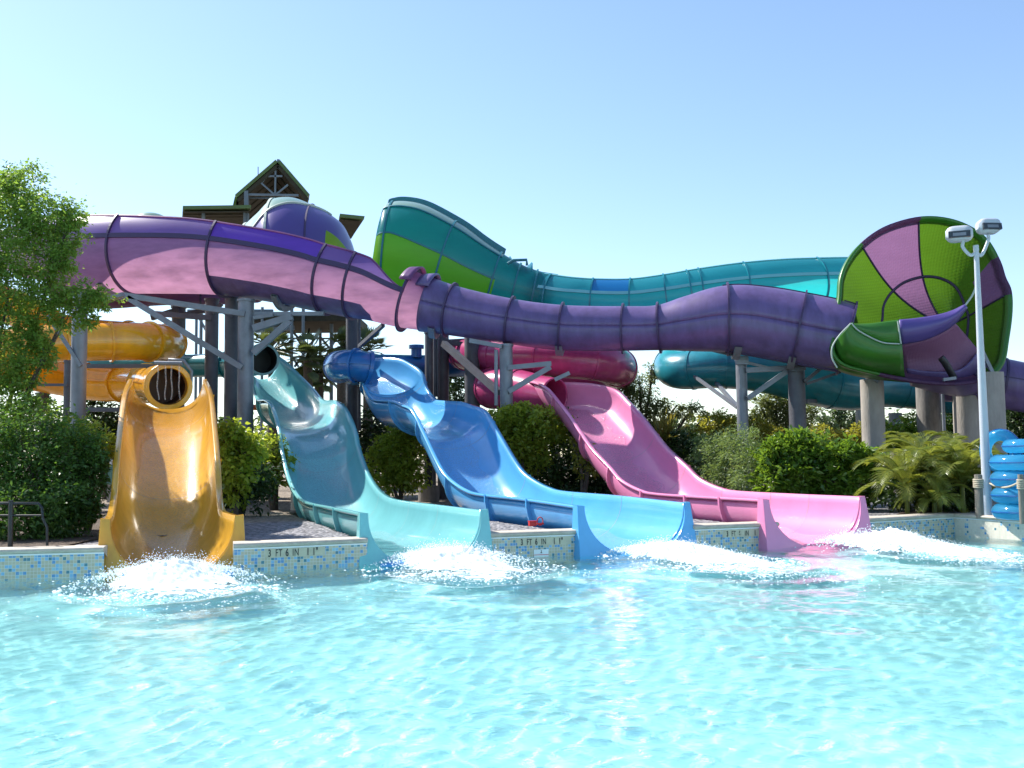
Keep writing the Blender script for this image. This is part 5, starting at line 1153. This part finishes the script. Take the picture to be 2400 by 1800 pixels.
def person(px, py, Y, label):
    hd = at(px, py, Y); g = Vector((hd.x, hd.y, GZ)); H_ = hd.z+.11-GZ; k = H_/1.75; t = thing('person', g, label, 'person')
    J = {'pel': (0, 0, .95), 'sp': (0, 0, 1.2), 'ch': (0, 0, 1.38), 'nk': (0, -.01, 1.50), 'hd': (0, -.02, 1.63), 'hl': (-.09, 0, .92), 'kl': (-.11, -.02, .50), 'al': (-.11, .02, .08), 'fl': (-.12, -.14, .03), 'hr': (.09, 0, .92), 'kr': (.11, -.02, .50), 'ar': (.11, .02, .08), 'fr': (.12, -.14, .03), 'sl': (-.19, 0, 1.41), 'el': (-.25, .03, 1.13), 'wl': (-.22, -.10, .90), 'sr': (.19, 0, 1.41), 'er': (.25, .03, 1.13), 'wr': (.22, -.10, .90)}
    Rr = {'pel': .14, 'sp': .125, 'ch': .15, 'nk': .055, 'hd': .095, 'hl': .09, 'kl': .06, 'al': .042, 'fl': .035, 'hr': .09, 'kr': .06, 'ar': .042, 'fr': .035, 'sl': .065, 'el': .045, 'wl': .032, 'sr': .065, 'er': .045, 'wr': .032}
    nm_ = list(J); E_ = [('pel', 'sp'), ('sp', 'ch'), ('ch', 'nk'), ('nk', 'hd'), ('pel', 'hl'), ('hl', 'kl'), ('kl', 'al'), ('al', 'fl'), ('pel', 'hr'), ('hr', 'kr'), ('kr', 'ar'), ('ar', 'fr'), ('ch', 'sl'), ('sl', 'el'), ('el', 'wl'), ('ch', 'sr'), ('sr', 'er'), ('er', 'wr')]
    V_ = [Vector(J[q])*k for q in nm_]; R2 = [Rr[q]*k for q in nm_]; E2 = [(nm_.index(a), nm_.index(b)) for a, b in E_]
    for s_, w_ in ((-1, 'wl'), (1, 'wr')):
        w0 = Vector(J[w_]); pi = len(V_); V_.append((w0+Vector((0, -.02, -.07)))*k); R2.append(.026); E2.append((nm_.index(w_), pi))
        for f in range(4):
            b_ = w0+Vector((0, -.045+.022*f, -.11)); V_.append(b_*k); R2.append(.010); E2.append((pi, len(V_)-1)); V_.append((b_+Vector((0, -.012, -.035-.008*(f in (1, 2)))))*k); R2.append(.008); E2.append((len(V_)-2, len(V_)-1))
        V_.append((w0+Vector((-.02*s_, -.055, -.07)))*k); R2.append(.011); E2.append((pi, len(V_)-1))
    me = bpy.data.meshes.new('body'); me.from_pydata([tuple(v) for v in V_], E2, []); o = bpy.data.objects.new('body', me); COL.objects.link(o); o.parent = t; me.materials.append(MT['skin'])
    mo = o.modifiers.new('skin', 'SKIN'); mo.use_smooth_shade = True; sk = me.skin_vertices[0].data
    for i, r_ in enumerate(R2): sk[i].radius = (r_, r_)
    sk[0].use_root = True
    sb = o.modifiers.new('sub', 'SUBSURF'); sb.levels = 2; sb.render_levels = 2
    def part(nm2, m, rings, n=18):
        rows = [[g+Vector((cx+rx*math.cos(a), cy+ry*math.sin(a), z))*k for a in [q*2*math.pi/n for q in range(n)]] for cx, cy, z, rx, ry in rings]
        mb = MB(); mb.grid([[g+(q-g) for q in r] for r in rows], close_v=True); return mb.build(nm2, m, t, smooth=True)
    # ring positions are scaled about the feet
    def part2(nm2, m, rings, n=18, caps=False):
        rows = [[g+Vector((cx+rx*math.cos(a), cy+ry*math.sin(a), z))*k for a in [q*2*math.pi/n for q in range(n)]] for cx, cy, z, rx, ry in rings]
        mb = MB(); mb.grid(rows, close_v=True)
        if caps: mb.cap(rows[-1])
        return mb.build(nm2, m, t, smooth=True)
    part2('shirt', 'cloth_dark', [(0, 0, .86, .175, .125), (0, 0, 1.05, .155, .12), (0, 0, 1.25, .175, .13), (0, 0, 1.38, .215, .13), (0, 0, 1.455, .15, .09), (0, 0, 1.50, .07, .07)])
    for s_ in (-1, 1): part2('sleeve', 'cloth_dark', [(s_*.18, 0, 1.46, .06, .06), (s_*.215, .01, 1.38, .085, .08), (s_*.235, .02, 1.22, .07, .07)])
    for s_ in (-1, 1): part2('shorts_leg', 'cloth_dark', [(s_*.085, 0, .98, .10, .12), (s_*.095, 0, .80, .105, .11), (s_*.11, -.01, .55, .085, .09)])
    part2('hair', 'hair', [(0, .015, 1.62, .088, .098), (0, .01, 1.68, .102, .112), (0, .005, 1.74, .085, .095), (0, 0, 1.775, .04, .045)], caps=True)
    part2('nose', 'skin', [(0, -.115, 1.605, .016, .018), (0, -.118, 1.62, .014, .016), (0, -.108, 1.65, .008, .010)], caps=True)
    MB().box(g+Vector((0, -.112, 1.655))*k, (.15, .025, .035)).build('sunglasses', 'black', t, bevel=.008)
    part2('mouth', 'red', [(0, -.108, 1.575, .024, .010), (0, -.110, 1.58, .022, .009)], caps=True)
    for s_ in (-1, 1): part2('ear', 'skin', [(s_*.098, 0, 1.60, .010, .02), (s_*.104, 0, 1.635, .012, .026), (s_*.098, 0, 1.665, .008, .018)], caps=True)
person(2391, 1048, 24, 'person in dark clothes and sunglasses standing behind the swim rings')

c = at(273, 1100, 31); t = thing('utility_cabinet', (c.x, c.y, GZ), 'small green utility cabinet with a white top left of the yellow slide', 'cabinet')
MB().box((c.x, c.y, c.z-.15), (.5, .5, .6)).build('housing', 'cabinet', t, bevel=.02); MB().box((c.x, c.y, c.z+.22), (.56, .56, .14)).build('lid', 'white_paint', t, bevel=.02)
MB().box((c.x, c.y, (c.z-.45+GZ)/2), (.4, .4, max(.1, c.z-.45-GZ))).build('plinth', 'concrete', t)
# dark handrail in front of the hedge
Yr = 14.75
t = thing('handrail', (at(60, 1200, Yr).x, Yr, GZ), 'black metal handrail in front of the dark hedge at left', 'handrail')
MB().rod([at(-20, 1179, Yr), at(90, 1180, Yr), at(98, 1190, Yr), at(100, 1215, Yr), at(110, 1235, Yr), at(111, 1290, Yr)], .02, 8).build('top_rail', 'black', t, smooth=True)
MB().rod([at(-20, 1208, Yr), at(99, 1208, Yr)], .014, 8).build('mid_rail', 'black', t, smooth=True); MB().rod([at(26, 1172, Yr), at(24, 1288, Yr)], .035, 10).build('rail_post', 'black', t, smooth=True)

# ------------------------------------------------------------------ splashes where the slides meet the pool
MT['foam'] = mat('white_foam', (.92, .95, .96), .6, trans=.35, tcol=(.9, .97, 1))
def splash(px, py, dx, dy, Lm, Wm, Hm, label, seed):
    rg = np.random.default_rng(seed); c = atz(px, py, 0); t = thing('splash', (c.x, c.y, 0), label, 'splash', 'white splashes at the feet of the slides')
    e = atz(px+dx, py+dy, 0); ax = (e-c).normalized(); ay = Vector((-ax.y, ax.x, 0)); n1, n2 = 150, 90; rows = []; keep = []
    for i in range(n1):
        u = i/(n1-1); row = []
        for j in range(n2):
            v = j/(n2-1)*2-1; wd = Wm*(.55+.75*u)*(1 if u > .06 else u/.06)
            p = c + ax*(u*Lm) + ay*(v*wd/2)
            q = Vector((p.x*1.5, p.y*1.5, seed)); nz = noise.fractal(q, .8, 2.2, 6); n3 = noise.fractal(q*7, .8, 2.1, 5)
            env = (math.exp(-((u-.26)/.24)**2)*1.0 + .22*(1-u)**1.2)*max(0, 1-v*v)**1.1
            h = Hm*env*(1+.45*nz+.24*n3)
            keepv = env*1.9 + .55*nz + .6*n3 + .04 - .42*u - .35*v*v
            row.append(Vector((p.x, p.y, .012+max(0, h)))); keep.append(keepv)
        rows.append(row)
    mb = MB(); V_ = [q for r in rows for q in r]; F_ = []
    for i in range(n1-1):
        for j in range(n2-1):
            k = i*n2+j
            if min(keep[k], keep[k+1], keep[k+n2], keep[k+n2+1]) > 0: F_.append((k, k+1, k+n2+1, k+n2))
    mb.add(V_, F_); mb.build('foam_mound', 'foam', t, smooth=True)
    # flying drops and froth flecks
    mb = MB(); rnd = random.Random(seed); fc = [(0, 2, 4), (2, 1, 4), (1, 3, 4), (3, 0, 4), (2, 0, 5), (1, 2, 5), (3, 1, 5), (0, 3, 5)]
    for k in range(9500):
        u = abs(rnd.gauss(.24, .26)); v = rnd.gauss(0, .27); p = c + ax*(u*Lm) + ay*(v*Wm*(.6+.6*u))
        env = math.exp(-((u-.2)/.28)**2)*max(0, 1-v*v*1.4); z = max(.02, Hm*env*(.75+abs(rnd.gauss(0, .38)))); s = rnd.choice((.004, .005, .008, .012, .016) if z < Hm*env*1.15 else (.003, .004, .006, .008))
        if u > .6: s *= .8
        sx_ = s*(2.5 if z < .04 else 1)
        p = Vector((p.x, p.y, z)); mb.add([p+Vector(q) for q in ((sx_, 0, 0), (-sx_, 0, 0), (0, sx_, 0), (0, -sx_, 0), (0, 0, s), (0, 0, -s))], [(0, 2, 4), (2, 1, 4), (1, 3, 4), (3, 0, 4), (2, 0, 5), (1, 2, 5), (3, 1, 5), (0, 3, 5)])
    mb.build('flying_drops', 'foam', t)
splash(395, 1352, 35, 110, 3.6, 2.2, .24, 'white splash in front of the yellow slide', 1)
splash(1030, 1312, 160, 70, 3.8, 2.2, .22, 'white splash in front of the turquoise slide', 5)
splash(1500, 1296, 330, 50, 4.9, 1.9, .19, 'white splash trailing from the blue slide', 9)
splash(1960, 1278, 330, 30, 5.0, 1.9, .23, 'white splash trailing from the pink slide to the right edge', 14)
